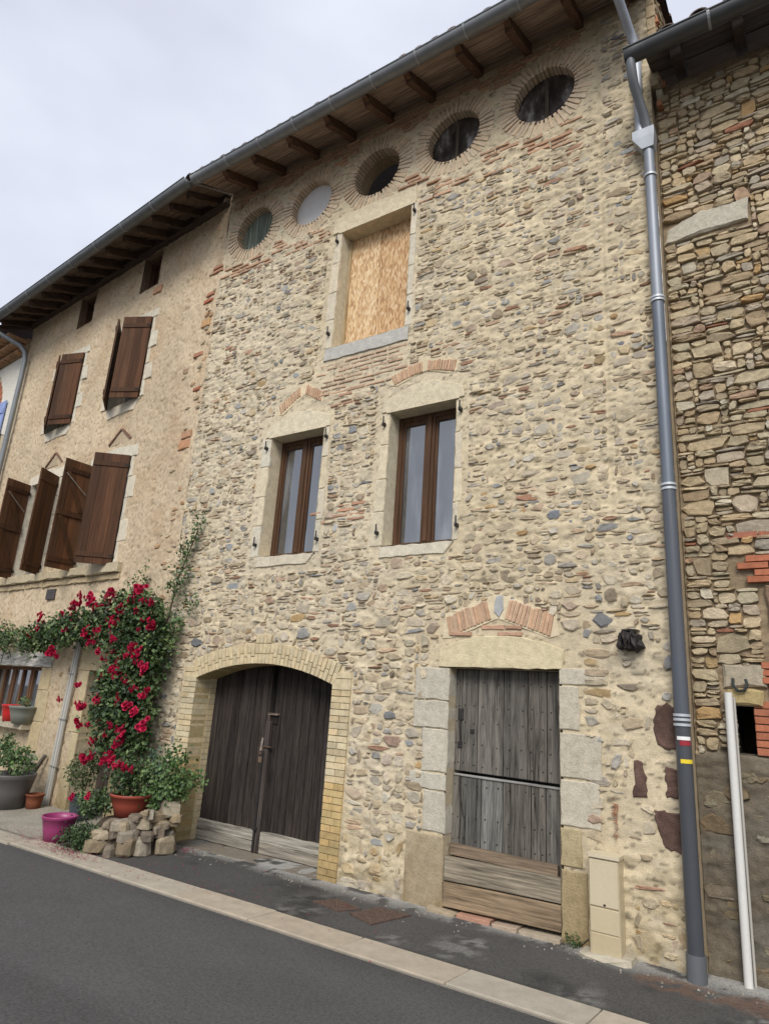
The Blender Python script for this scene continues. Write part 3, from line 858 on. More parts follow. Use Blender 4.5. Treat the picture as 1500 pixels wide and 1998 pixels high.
part(FM, 'board', 'wood_x', door, lambda mb: mb.prism([(-2.79, .43), (-1.87, .42), (-1.87, .50), (-2.79, .515)], -.10, -.06, (.17, .125, .085), .004))
part(FM, 'board', 'wood_x', door, lambda mb: mb.prism([(-2.805, .245), (-2.3, .255), (-1.824, .262), (-1.824, .43), (-2.3, .425), (-2.805, .42)], -.05, .004, (.22, .185, .135), .005))
part(FM, 'board', 'wood_x', door, lambda mb: mb.prism([(-2.805, .055), (-2.3, .065), (-1.824, .075), (-1.824, .252), (-2.3, .245), (-2.805, .233)], -.045, .008, (.22, .16, .10), .005))
part(FM, 'gap_shade_sheet', 'plain', door, lambda mb: mb.box(-2.83, -1.80, 0, 1.96, -.32, -.30, (.012, .011, .01)))  # near-black sheet, painted for the shade behind the planks
x = -2.92
for w_, c_ in ((.26, (.42, .33, .22)), (.30, (.42, .24, .17)), (.22, (.44, .33, .24)), (.33, (.40, .33, .24))):
    part(FM, 'threshold_stone', 'dressed', door, lambda mb: mb.prism([(x + .006, -.02), (x + w_ - .006, -.02), (x + w_ - .006, .040 + random.uniform(-.008, .008)), (x + .006, .038 + random.uniform(-.008, .008))], -.1, .075 + random.uniform(-.02, .01), tone(c_, .08), .012, .004))
    x += w_
lt = [(-2.92, 1.945), (-1.79, 1.95), (-1.78, 2.11)] + [(-2.35 + .57 * t, 2.225 - .11 * t * t) for t in (.8, .4, 0, -.4, -.8)] + [(-2.92, 2.11)]
block(FM, 'lintel', lt, -.10, .014, (.60, .52, .34), door)
JL = [(-3.16, -2.81, 1.66, 1.935), (-3.16, -2.81, 1.42, 1.65), (-3.06, -2.81, 1.06, 1.41), (-3.17, -2.81, .92, 1.05), (-3.02, -2.81, .59, .91), (-3.18, -2.81, -.02, .57)]
for a, b2, c, d in JL: block(FM, 'jamb_stone', [(a, c), (b2, c), (b2, d - .004), (a, d)], -.3, .010, (.50, .46, .37) if c > .5 else (.42, .35, .24), door)
JR = [(-1.82, -1.45, 1.84, 1.97), (-1.82, -1.66, 1.49, 1.83), (-1.82, -1.50, 1.14, 1.48), (-1.82, -1.52, .80, 1.13), (-1.82, -1.66, .52, .79), (-1.82, -1.62, -.02, .51)]
for a, b2, c, d in JR: block(FM, 'jamb_stone', [(a, c), (b2, c), (b2, d - .006), (a, d - .01)], -.3, .010, (.50, .45, .35) if c > .6 else (.42, .34, .20), door)

# --- garage door with yellow brick surround
GX0, GX1, GS, GR_ = -6.06, -4.10, 1.74, .18
GC = (GX0 + GX1) / 2
def arc_y(x): return GS + GR_ * (1 - ((x - GC) / (GX1 - GX0) * 2) ** 2)
def sur_fn(mb):
    d0, d1 = .012, -.36
    for sx, q in ((GX0, 1), (GX1, -1)):
        v = [(sx, 0, 0.0), (sx, GS, 0.0), (sx, GS, d1), (sx, 0, d1)]
        mb.add(v, [(3, 2, 1, 0) if q > 0 else (0, 1, 2, 3)], (.42, .33, .17))
    n = 20
    vs = []; fs = []
    for i in range(n + 1):
        x = GX0 + (GX1 - GX0) * i / n
        vs += [(x, arc_y(x), .0), (x, arc_y(x), d1)]
    for i in range(n): fs.append((2 * i, 2 * i + 2, 2 * i + 3, 2 * i + 1))
    mb.add(vs, fs, (.42, .33, .17))
sur = part(FM, 'garage_surround', 'mortar', house, sur_fn, label='yellow brick arch surround of the barn door')
ch_ = .0605
for side in (0, 1):
    y = 0.0; i = 0
    while y < GS - .02:
        xi = GX0 if side == 0 else GX1
        sg = -1 if side == 0 else 1
        segs = [(0, .222)] if i % 2 == 0 else [(0, .108), (.114, .222)]
        if side == 0 and i % 2 == 0: segs = [(0, .21)]
        for a, b2 in segs:
            x0, x1 = sorted((xi + sg * a, xi + sg * b2))
            c = tone(YBRICK, .17, .05) * (1 if y > .8 else np.array((.96, .84, .62)) * (.62 + .4 * min(1, y / .7)))
            jd = .20 if a == 0 else .03
            part(FM, 'brick', 'brick', sur, lambda mb: mb.box(x0, x1, y + .003, y + ch_ - .003, -jd, .016 + random.uniform(-.002, .002), c, .003, .001))
        # bricks on the reveal, alternating
        dd = (-.205, -.31) if i % 2 == 0 else (-.205, -.25, -.345)
        for w1_, w0_ in zip(dd[:-1], dd[1:]):
            x0, x1 = sorted((xi + sg * .02, xi - sg * .004))
            part(FM, 'brick', 'brick', sur, lambda mb: mb.cube((x0, y + .003, w0_ + .003), (x1, y + ch_ - .003, w1_ - .003), tone(YBRICK, .10, .03)))
        y += ch_; i += 1
nb = 38
for i in range(nb):
    k = (i + .5) / nb
    x = GX0 - .02 + (GX1 - GX0 + .04) * k
    sl = -GR_ * 8 * (x - GC) / (GX1 - GX0) ** 2
    nrm = np.array([-sl, 1.0]); nrm /= np.linalg.norm(nrm); tg = np.array([nrm[1], -nrm[0]])
    base = np.array([x, GS + GR_ * (1 - ((x - GC) / (GX1 - GX0) * 2) ** 2)])
    rows = ((0, .108), (.114, .215)) if i % 2 else ((0, .07), (.076, .215))
    if abs(x - GC) < .13: rows = ((0, .10), (.106, .21), (.216, .31))
    for a, b2 in rows:
        o = [base + nrm * a - tg * .0235, base + nrm * a + tg * .0235, base + nrm * b2 + tg * (.0235 + b2 * .02), base + nrm * b2 - tg * (.0235 + b2 * .02)]
        part(FM, 'brick', 'brick', sur, lambda mb: mb.prism([tuple(p) for p in o], -.20 if a == 0 else -.04, .017 + random.uniform(-.002, .002), tone(YBRICK, .08, .03), .003, .001))
# upper corner fill courses beside the arch
for side, xs in ((0, (GX0 - .222, GX0 - .01)), (1, (GX1 + .01, GX1 + .222))):
    y = GS + .002
    for i in range(2):
        part(FM, 'brick', 'brick', sur, lambda mb: mb.box(xs[0], xs[1], y + .002, y + .056, -.04, .014, tone(YBRICK, .08, .03), .003, .001))
        y += ch_
gd = part(FM, 'garage_door', 'plain', house, lambda mb: mb.box(GX0 - .05, GX1 + .05, 0.0, 1.95, -.42, -.36, (.012, .011, .010)), label='dark brown double barn door with pale worn foot boards')
DKW = (.027, .022, .019)
e1 = [GX0 - .02 + .112 * i for i in range(9)] ; e1[-1] = -5.17
e2 = [-5.10 + .1 * i for i in range(11)]; e2[-1] = GX1 + .02
for e_ in (e1, e2):
    plank_row(FM, gd, e_, lambda x: .03, lambda x: min(1.93, arc_y(min(max(x, GX0), GX1)) + .02), -.36, -.30, DKW, mat='wood_worn', var=.3, gap=.008)
def foot(mb, a, b2, y0, y1, c):
    n = 9
    o = [(a + (b2 - a) * i / n, y0) for i in range(n + 1)] + [(b2 - (b2 - a) * i / n, y1 + random.uniform(-.004, .004)) for i in range(n + 1)]
    mb.prism(o, -.30, -.275, c, .004, .002)
for a, b2 in ((GX0, -5.17), (-5.11, GX1 + .01)):
    part(FM, 'foot_board', 'wood_x', gd, lambda mb: foot(mb, a, b2, .135, .235, tone((.27, .245, .20), .1)))
    part(FM, 'foot_board', 'wood_x', gd, lambda mb: foot(mb, a, b2, .03, .130, tone((.24, .215, .175), .1)))
part(FM, 'meeting_post', 'wood_v', gd, lambda mb: mb.box(-5.168, -5.102, .03, 1.33, -.31, -.262, (.060, .048, .042), .004))
part(FM, 'drop_bolt', 'iron', gd, lambda mb: (mb.tube([(-5.165, 1.02, -.25), (-5.165, .04, -.25)], .013, (.018, .016, .015), 8), mb.box(-5.19, -5.14, .24, .27, -.275, -.235, (.02, .018, .016))))
part(FM, 'lock', 'iron', gd, lambda mb: (mb.box(-5.22, -5.17, .98, 1.06, -.285, -.25, (.10, .06, .04)), mb.box(-5.19, -5.06, 1.06, 1.075, -.27, -.245, (.08, .05, .035)), mb.tube([(-5.20, 1.15, -.27), (-5.19, 1.02, -.245)], .012, (.22, .19, .16), 8), mb.box(-5.21, -5.16, .9, .96, -.27, -.235, (.12, .08, .05))))
part(FM, 'hatch', 'wood_x', gd, lambda mb: (mb.box(-5.16, -5.02, 1.395, 1.415, -.30, -.262, (.20, .15, .12)), mb.box(-5.14, -5.035, 1.30, 1.395, -.30, -.29, (.015, .012, .01)), mb.box(-5.155, -5.14, 1.29, 1.395, -.30, -.268, (.12, .085, .07))))
part(FM, 'threshold', 'mortar', gd, lambda mb: mb.box(GX0 - .02, GX1 + .02, -.02, .022, -.36, .03, (.22, .19, .15), .01, .004, True))

# --- body: gable, back, roof
part(FM, 'back_wall', 'render', house, lambda mb: mb.cube((XL + .02, -.02, -7.0), (XR - .05, 8.6, -6.8), (.45, .38, .27)))
part(FM, 'party_wall', 'render', house, lambda mb: mb.cube((XL - .02, -.02, -6.8), (XL + .12, 8.6, -.05), (.35, .30, .22)))
def gc(U, V, Hh): return cols((.42, .33, .21), .8 + .4 * fbm(U * 6, V * 6, 41))
RS = .44
for i in range(7):
    block(FM, 'quoin', [(-.875, 7.5 + i * .16), (-.795, 7.5 + i * .16), (-.795, 7.65 + i * .16), (-.875, 7.652 + i * .16)], -.12, .006 + .004 * (i % 2), (.45, .35, .22), house, 'stone')
FG0 = Frame((-0.868, 0, 0), (0, 1, 0), (1, 0, 0))
grid_wall(FG0, 0.0, 6.8, -.05, 7.66, .06, lambda U, V: .0 * U, gc, [], 'side_wall', 'mortar', house)
part(FM, 'corbel_course', 'stone', house, lambda mb: mb.box(-.875, -.80, 7.44, 7.54, -6.8, .0, (.40, .31, .2)))
gab = grid_wall(FG, 0.0, 6.8, 7.5, 11.8, .05, lambda U, V: .02 * (fbm(U * 7, V * 9, 42) - .5) - .012, gc, [lambda x, y: y > 8.66 + RS * x], 'gable_wall', 'mortar', house)
gst = []
for (cu, cv, w, h) in pack(.02, 3.4, 7.2, 10.3, .045, [lambda x, y: y > 8.60 + RS * x], lambda a, b2: (2, 6, 1, 3)):
    gst.append((cu, cv, w - .012, h - .012))
for t in gst[:280]:
    part(FG, 'stone', 'stone', gab, lambda mb: stone_mesh(mb, t[0], t[1], t[2], t[3], random.uniform(.01, .03), tone(pick(DRY) if random.random() > .42 else (.42, .19, .10), .15), 'dense'))
ms = MB(FG)
for t in gst[280:]: stone_mesh(ms, t[0], t[1], t[2], t[3], random.uniform(.01, .03), tone(pick(DRY), .15), 'dense')
ms.build('rubble', 'stone', gab, kind='stuff')

def roof_z(y, z0, s): return z0 + s * y           # y: distance behind the wall face
EAVE = .64
roof = part(FM, 'roof', 'wood_x', house, lambda mb: mb.beam((XL + .0, 8.72 - RS * EAVE, EAVE), (XL + .001, 8.72 - RS * EAVE, EAVE), .01, .01, (.1, .1, .1)) if False else None) if False else None
def slope_slab(mb, fr_x0, fr_x1, d0, d1, z_at0, s, t0, t1, col):
    """slab following the roof slope; d = distance out from the wall (positive towards the street)"""
    v = []
    for d in (d0, d1):
        z = z_at0 - s * d
        for x in (fr_x0, fr_x1):
            v += [(x, z + t0, d), (x, z + t1, d)]
    mb.add(v, [(0, 4, 6, 2), (1, 3, 7, 5), (0, 1, 5, 4), (2, 6, 7, 3), (4, 5, 7, 6), (0, 2, 3, 1)], col)
def make_roof(fr, parent, x0, x1, zs, s, eave, back, bw=.19, col=(.30, .225, .175), name='roof'):
    rf = part(fr, name, 'tile', parent, lambda mb: slope_slab(mb, x0, x1, eave + .02, -back, zs, s, .055, .09, (.10, .075, .06)))
    n = int((eave + .06) / bw) + 1
    for i in range(n):
        a, b2 = eave - i * bw, eave - (i + 1) * bw
        part(fr, 'soffit_board', 'wood_x', rf, lambda mb: slope_slab(mb, x0, x1, a - .004, max(b2, -.12) + .002, zs, s, .018 + random.uniform(-.003, .003), .05, tone(col, .12)))
    return rf
def tiles(fr, parent, x0, x1, zs, s, eave, pitch=.205, rows=3, lim=120, cols_=((.16, .11, .085), (.13, .11, .095), (.20, .11, .07))):
    """canal tiles: half-round covers running up the slope"""
    k = 0
    for rw in range(rows):
        x = x0 + pitch / 2
        mrest = MB(fr)
        while x < x1:
            d_lo = eave + .07 - rw * .33; d_hi = d_lo - .40
            rr = random.uniform(.078, .09)
            def fn(mb):
                vs = []; fs = []; n = 8
                yy_ = random.uniform(-.006, .006)
                for d, q in ((d_lo, 1.0), (d_hi, .86)):
                    z = zs - s * d + .10 + rw * .0 + yy_ + (.022 if q == 1.0 else 0)
                    for R_ in (rr * q, (rr - .013) * q):
                        for i in range(n + 1):
                            a = math.pi * i / n
                            vs.append((x + R_ * math.cos(a), z + R_ * math.sin(a) * .95, d))
                m_ = n + 1
                for i in range(n):
                    fs += [(i, i + 1, 2 * m_ + i + 1, 2 * m_ + i), (m_ + i + 1, m_ + i, 3 * m_ + i, 3 * m_ + i + 1), (i + 1, i, m_ + i, m_ + i + 1)]
                mb.add(vs, fs, tone(random.choice(cols_), .2))
            if rw < 2 and k < lim * 2:
                part(fr, 'roof_tile', 'tile', parent, fn); k += 1
            else: fn(mrest)
            x += pitch
        if mrest.n: mrest.build('tiling', 'tile', parent, kind='stuff')
ZS = 8.70
roof = make_roof(FM, house, XL + .05, XR + .03, ZS, RS, EAVE, 6.9)
tiles(FM, roof, XL + .05, XR - .04, ZS, RS, EAVE, rows=2)
# verge tiles down the gable edge
for i in range(12):
    d = EAVE + .05 - i * .36
    def fn(mb):
        vs = []; fs = []; n = 8
        for dd, q in ((d, .095), (d - .40, .08)):
            z = ZS - RS * dd + .07 + (.02 if q > .09 else 0)
            for R_ in (q, q - .014):
                for j in range(n + 1):
                    a = math.pi * j / n
                    vs.append((XR + .04 + R_ * math.cos(a), z + R_ * math.sin(a), dd))
        m_ = n + 1
        for j in range(n): fs += [(j, j + 1, 2 * m_ + j + 1, 2 * m_ + j), (m_ + j + 1, m_ + j, 3 * m_ + j, 3 * m_ + j + 1), (j + 1, j, m_ + j, m_ + j + 1)]
        mb.add(vs, fs, tone((.13, .09, .075), .2))
    part(FM, 'roof_tile', 'tile', roof, fn)
for x in (-6.23, -5.68, -5.08, -4.48, -3.90, -3.30, -2.68, -2.10, -1.53, -.98):
    def fn(mb):
        dy = random.uniform(-.02, .02); hh = random.uniform(.10, .125)
        a = (x, ZS - RS * -.1 + .016 - hh / 2, -.1); b2 = (x + random.uniform(-.02, .02), ZS - RS * (EAVE - .09) + .016 - hh / 2, EAVE - .09)
        mb.beam(a, b2, .085, hh, tone((.12, .07, .045), .15), (0, 1, 0), .006, 5)
        mb.beam((b2[0], b2[1] + .012, b2[2] - .005), (b2[0], b2[1] + .022, EAVE - .03), .075, hh * .62, tone((.13, .075, .045), .15), (0, 1, 0), .004, 1, .75)
    part(FM, 'rafter', 'wood_y', roof, fn)
# plaster fillet under soffit
part(FM, 'eave_fillet', 'mortar', house, lambda mb: mb.box(XL, XR, 8.60, 8.70, -.04, .02, (.38, .29, .19), .02, .004, True, .004))

# --- gutters
def gutter(fr, parent, x0, x1, z, d, R_=.082, col=(.20, .21, .22), brk=(), joints=(), label=None):
    def fn(mb):
        n = 12; vs = []; fs = []
        xs = np.linspace(x0, x1, 14)
        for x in xs:
            for R2 in (R_, R_ - .004):
                for i in range(n + 1):
                    a = math.pi + math.pi * i / n
                    vs.append((x, z + R2 * math.sin(a), d + R2 * math.cos(a)))
        m_ = n + 1; st = 2 * m_
        for k in range(len(xs) - 1):
            for i in range(n):
                o = k * st
                fs += [(o + i, o + i + 1, o + st + i + 1, o + st + i), (o + m_ + i + 1, o + m_ + i, o + st + m_ + i, o + st + m_ + i + 1)]
        for k in (0, len(xs) - 1):
            fs.append(tuple(k * st + i for i in range(n + 1)))
        mb.add(vs, fs, col)
        mb.tube([(x0, z, d + R_), (x1, z, d + R_)], .010, col, 8)
    g = part(fr, 'gutter', 'zinc', parent, fn, True)
    for x in brk:
        def fb(mb):
            pth = [(x, z + (R_ + .004) * math.sin(a), d + (R_ + .004) * math.cos(a)) for a in np.linspace(math.pi * .98, 2.02 * math.pi, 12)]
            for p, q in zip(pth[:-1], pth[1:]): mb.beam(p, q, .004, .022, (.30, .31, .32), (1, 0, 0))
        part(fr, 'gutter_bracket', 'zinc', g, fb)
    return g
GZ, GD = ZS - RS * EAVE + .01, EAVE + .075
gutter(FM, house, -6.70, XR + .1, GZ, GD, brk=[-6.6 + .585 * i for i in range(10)])

def pipe(fr, path, R_, col, name, mat, parent, n=16, **pr):
    return part(fr, name, mat, parent, lambda mb: mb.tube(path, R_, col, n), True, **pr)
ZC = (.36, .38, .41)
dp = pipe(FM, [(-1.06, GZ - .05, GD), (-1.06, GZ - .14, GD), (-1.05, GZ - .22, GD - .08), (-1.0, 8.02, .18), (-.975, 7.90, .10), (-.97, 7.75, .09), (-.97, 6.80, .09)], .043, ZC, 'downpipe', 'zinc', house, label='zinc downpipe with hopper, dark grey towards its foot')
def hopper(mb):
    # funnel box gathering both pipes
    ring = lambda cx, cy, w, d_, r_: [(cx - w, cy, d_ - r_), (cx + w, cy, d_ - r_), (cx + w, cy, d_ + r_), (cx - w, cy, d_ + r_)]
    L0 = ring(-.935, 6.83, .095, .09, .065); L1 = ring(-.935, 6.74, .095, .09, .065); L2 = ring(-.905, 6.62, .05, .09, .05)
    vs = L0 + L1 + L2; fs = []
    for k in range(2):
        for i in range(4):
            j = (i + 1) % 4
            fs.append((4 * k + i, 4 * k + j, 4 * k + 4 + j, 4 * k + 4 + i))
    fs.append((3, 2, 1, 0)[::-1]); fs.append((8, 9, 10, 11))
    mb.add(vs, [tuple(reversed(q)) for q in fs], (.34, .36, .385))
part(FM, 'hopper', 'zinc', dp, hopper)
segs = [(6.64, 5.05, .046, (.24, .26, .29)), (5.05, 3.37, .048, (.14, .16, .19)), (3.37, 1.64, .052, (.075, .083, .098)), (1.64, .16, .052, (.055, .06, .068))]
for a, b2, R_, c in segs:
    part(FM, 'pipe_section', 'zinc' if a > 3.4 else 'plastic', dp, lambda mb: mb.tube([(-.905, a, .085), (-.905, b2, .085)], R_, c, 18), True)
for z in (6.33, 5.06, 5.03, 3.38, 3.345, 1.655, 1.625, 1.59):
    part(FM, 'pipe_collar', 'zinc', dp, lambda mb: mb.tube([(-.905, z + .009, .085), (-.905, z - .009, .085)], .059, (.50, .52, .54), 18), True)
part(FM, 'pipe_shoe', 'zinc', dp, lambda mb: mb.tube([(-.905, .17, .085), (-.905, .0, .085)], .062, (.14, .15, .16), 18), True)
def band(mb, z0, z1, a0, a1, c):
    n = 8; vs = []; fs = []
    for i in range(n + 1):
        a = math.radians(a0 + (a1 - a0) * i / n)
        for z in (z0, z1): vs.append((-.905 + .0545 * math.cos(a), z, .085 + .0545 * math.sin(a)))
    for i in range(n): fs.append((2 * i, 2 * i + 2, 2 * i + 3, 2 * i + 1))
    mb.add(vs, fs, c)
wr_ = part(FM, 'trail_mark', 'plain', dp, lambda mb: (band(mb, 1.488, 1.512, 128, 25, (.75, .75, .73)), band(mb, 1.452, 1.486, 108, 25, (.28, .02, .03))), label='white over red painted trail blaze')
part(FM, 'trail_mark', 'plain', dp, lambda mb: band(mb, 1.335, 1.362, 108, 15, (.72, .55, .03)), label='yellow painted trail blaze')
# rust-red spray marks on the plaster, running down in a column
def spray(mb):
    def st(pts, t=.008):
        for p, q in zip(pts[:-1], pts[1:]):
            mb.beam((p[0], p[1], .024), (q[0], q[1], .024), .004, t * 1.35, (.33, .11, .045), (0, 0, 1), .001)
    X = -1.40
    st([(X - .015, 1.045), (X - .022, 1.03)]); 
    st([(X - .028, 1.00), (X + .012, 1.00), (X + .012, .955), (X - .028, .955)], .012)
    st([(X - .008, 1.0), (X - .008, .957)], .01)
    st([(X - .028, .94), (X + .012, .94)], .010); st([(X - .028, .918), (X + .012, .922)], .010); st([(X - .010, .94), (X - .014, .918)], .01)
    st([(X - .022, .885), (X + .006, .897), (X - .006, .872), (X + .01, .862)], .010)
    st([(X - .012, .835), (X + .004, .83)], .012)
    st([(X - .024, .80), (X + .0, .79), (X + .012, .805)], .009); st([(X - .006, .79), (X - .004, .765)], .009)
part(FM, 'painted_mark', 'plain', house, spray, label='column of small rust red painted characters')

# utility cabinet: its own thing
cab = root('meter_cabinet', 'beige plastic utility cabinet against the stone wall right of the plank door', 'meter box', (-1.465, -.07, 0))
BG = (.50, .42, .275)
bd = part(FM, 'body', 'plastic', cab, lambda mb: mb.box(-1.575, -1.365, .03, .655, .0, .135, BG, .008))
part(FM, 'door', 'plastic', cab, lambda mb: mb.box(-1.570, -1.370, .335, .635, .135, .147, (.53, .455, .31), .006))
part(FM, 'lower_panel', 'plastic', cab, lambda mb: mb.box(-1.570, -1.370, .175, .328, .135, .143, BG, .005))
part(FM, 'lower_panel', 'plastic', cab, lambda mb: mb.box(-1.567, -1.373, .04, .168, .135, .140, (.46, .38, .24), .005))
part(FM, 'lid', 'plastic', cab, lambda mb: mb.box(-1.582, -1.358, .645, .668, .0, .158, (.55, .48, .34), .008))
part(FM, 'lock', 'iron', cab, lambda mb: mb.prism([(-1.465 + .009 * math.cos(t), .352 + .007 * math.sin(t)) for t in np.linspace(0, 2 * math.pi, 9)[:-1]], .147, .152, (.02, .018, .016), .001))
part(FM, 'mortar_foot', 'mortar', cab, lambda mb: mb.box(-1.64, -1.29, -.02, .045, .01, .19, (.47, .42, .32), .03, .012, True, .008))

# ================================================================== DRYSTONE HOUSE (right)
dh = root('drystone_house', 'rough drystone house at the right with brick patches and dark zinc gutter', 'house', (.5, .12, 0))
DX0, DX1 = -.86, 1.6
niche = rect(-.595, -.47, 1.42, 1.745)
def dhh(U, V): return np.where(V < 1.42, .02, -.012) + .04 * (fbm(U * 5, V * 7, 51) - .5) + .035 * (fbm(U * 16, V * 30, 52) - .5)
def dhc(U, V, Hh):
    lo = (V < 1.45 + .05 * np.sin(U * 9))
    k = .72 + .55 * fbm(U * 5, V * 7, 53)
    c = np.where(lo[..., None], np.array((.15, .125, .09)), np.array((.27, .205, .13))) * k[..., None]
    g = np.clip((fbm(U * 3, V * 3, 55) - .5) * 4, 0, 1)[..., None] * lo[..., None] * .5
    return c * (1 - g) + np.array((.13, .125, .11)) * g
dw = grid_wall(FR, DX0, DX1, -.02, 7.5, .018, dhh, dhc, [niche], 'wall', 'render', dh)
bigst = [(-.83, -.17, 5.70, 5.93)]
dblk = [rect(-.84, -.16, 5.68, 5.93), rect(-.66, -.40, 1.74, 1.86), niche, lambda x, y: y < 1.42 + .04 * np.sin(x * 8), rect(-.47, -.1, 1.42, 2.05), rect(-.36, -.05, 1.9, 2.62), rect(-.55, .1, 2.61, 2.83),
        rect(-.66, -.36, 1.86, 2.04)]
dst = pack(DX0 + .01, 1.55, 1.40, 7.42, .030, dblk, lambda a, b2: (2, 8, 1, 3) if b2 > 2.9 else (3, 7, 1, 3), 330, (4, 10, 2, 5))
for _ in range(120):
    dst.append((random.uniform(-.8, 1.4), random.uniform(.03, 1.36), random.uniform(.10, .30), random.uniform(.05, .14)))
dst = [(a, b2 + .012 * math.sin(a * 4), max(.03, c - random.uniform(.002, .014)), max(.02, d - random.uniform(.002, .014))) for a, b2, c, d in dst]
def dkey(t): return t[2] * t[3] / camdist2((t[0], 0.1, t[1])) * (1 if t[0] < .15 else .001)
b1, b0 = split_largest(dst, dkey, 290)
def add_dry(mb, t):
    asp = t[2] / t[3]
    c = tone(pick(DRY), .16, .05)
    if asp > 3.5 and random.random() < .06: c = tone(REDB, .25) * np.array((.9, 1.1, 1.2))
    if t[1] < 1.38: c = c * np.array((.5, .5, .5)) * .9; stone_mesh(mb, t[0], t[1], t[2], t[3], random.uniform(.010, .030), c, 'dense', random.uniform(-.1, .1), .06)
    else: stone_mesh(mb, t[0], t[1], t[2], t[3], random.uniform(.003, .035), c, 'dense', random.uniform(-.05, .05), .06)
for t in b1: part(FR, 'stone', 'stone', dw, lambda mb: add_dry(mb, t))
ms = MB(FR)
for t in b0: add_dry(ms, t)
ms.build('rubble', 'stone', dw, kind='stuff')
block(FR, 'stone', [(-.84, 5.70), (-.20, 5.73), (-.17, 5.93), (-.55, 5.945), (-.82, 5.86)], -.05, .03, (.50, .45, .35), dw, 'stone', .015, .012, .012, label='large pale squared stone')
block(FR, 'lintel', [(-.66, 1.76), (-.40, 1.75), (-.39, 1.855), (-.62, 1.86)], -.05, .045, (.43, .33, .16), dw, 'stone', .015, .01, .01, label='yellowish stone lintel over the small hole')
block(FR, 'stone', [(-.655, 1.87), (-.38, 1.87), (-.37, 2.03), (-.64, 2.035)], -.05, .02, (.40, .35, .26), dw, 'stone', .015, .01, .01)
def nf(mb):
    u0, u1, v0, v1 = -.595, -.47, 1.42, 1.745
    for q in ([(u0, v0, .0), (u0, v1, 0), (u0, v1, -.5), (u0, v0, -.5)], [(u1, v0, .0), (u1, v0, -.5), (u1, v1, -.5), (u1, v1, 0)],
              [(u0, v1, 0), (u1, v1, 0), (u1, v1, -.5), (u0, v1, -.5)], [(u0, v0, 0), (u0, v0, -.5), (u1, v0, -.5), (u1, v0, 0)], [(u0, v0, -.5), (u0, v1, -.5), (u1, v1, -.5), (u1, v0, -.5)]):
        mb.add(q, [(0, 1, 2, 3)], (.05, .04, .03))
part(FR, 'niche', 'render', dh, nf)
def brick_rect(fr, parent, x0, x1, y0, y1, L_=.21, hb=.052, col=REDB, out=.02, left=None, limit=1e9):
    y = y0; i = 0
    while y < y1 - .02:
        x = x0 + (0 if i % 2 == 0 else -L_ / 2)
        if left: x = left(i)
        while x < x1:
            a, b2 = max(x, x0 if not left else x), min(x + L_, x1)
            if b2 - a > .03:
                part(fr, 'brick', 'brick', parent, lambda mb: mb.box(a + .004, b2 - .004, y + .003, y + hb - .004, -.05, out + random.uniform(-.006, .006), tone(col, .16, .04), .004, .002))
            x += L_
        y += hb; i += 1
brick_rect(FR, dw, -.47, .15, 1.42, 1.76)
brick_rect(FR, dw, -.36, .15, 1.80, 1.90)
brick_rect(FR, dw, -.40, .15, 1.90, 2.06, col=(.36, .13, .07))
brick_rect(FR, dw, -.50, .15, 2.62, 2.84, left=lambda i: -.44 + (.0, .05, -.06, .0)[i % 4])
brick_rect(FR, dw, -.55, .10, 2.96, 3.0, col=(.32, .13, .08))
block(FR, 'plaster_patch', [(-.30, 2.08), (.15, 2.08), (.15, 2.60), (-.33, 2.60)], -.05, .025, (.24, .165, .11), dw, 'render', .01, .008, .006)
part(FR, 'hook', 'iron', dh, lambda mb: mb.tube([(-.58, 1.93, .05), (-.58, 1.88, .06), (-.55, 1.845, .07), (-.51, 1.85, .07), (-.49, 1.89, .065), (-.50, 1.925, .05)], .011, (.025, .03, .028), 8), True)
part(FR, 'back_wall', 'render', dh, lambda mb: mb.cube((DX0 + .02, -.02, -6), (DX1, 7.3, -5.8), (.35, .3, .22)))
DS, DE = .40, .48
droof = make_roof(FR, dh, XR + .02, DX1, 7.62, DS, DE, 5.8, col=(.07, .055, .045))
tiles(FR, droof, XR + .10, DX1, 7.62, DS, DE, pitch=.26, rows=3, cols_=((.10, .075, .065), (.08, .07, .065)))
for x in (-.6, -.1, .4, .9):
    part(FR, 'rafter', 'wood_y', droof, lambda mb: mb.beam((x, 7.62 - DS * -.1 - .04, -.1), (x, 7.62 - DS * (DE - .05) - .04, DE - .05), .09, .11, (.05, .038, .03), (0, 1, 0), .005, 4))
dgz = 7.62 - DS * DE + .0
gutter(FR, dh, -1.00, DX1, dgz, DE + .08, .085, (.075, .078, .08), brk=(-.3, .5))
dp2 = pipe(FR, [(-.955, dgz - .06, DE + .08), (-.955, dgz - .14, DE + .07), (-.955, dgz - .26, DE - .02), (-.92, 6.98, .28), (-.905, 6.86, .22)], .042, (.17, .18, .19), 'downpipe', 'zinc', dh)
# weeds in the roof valley
mw = MB(FR)
for i in range(220):
    x, d = random.uniform(-.86, -.35), random.uniform(.1, .45)
    z = 7.62 - DS * d + .12
    h = random.uniform(.03, .10)
    a = random.uniform(0, 6.28)
    mw.add([(x, z, d), (x + .012 * math.cos(a), z, d + .012 * math.sin(a)), (x + random.uniform(-.03, .03), z + h, d + random.uniform(-.03, .03))], [(0, 1, 2)], tone((.28, .22, .05), .4))
wd = mw.build('moss', 'leaf', None, kind='stuff'); wd['label'] = 'yellowish moss and weeds on the tiles where the two houses meet'; wd['category'] = 'moss'

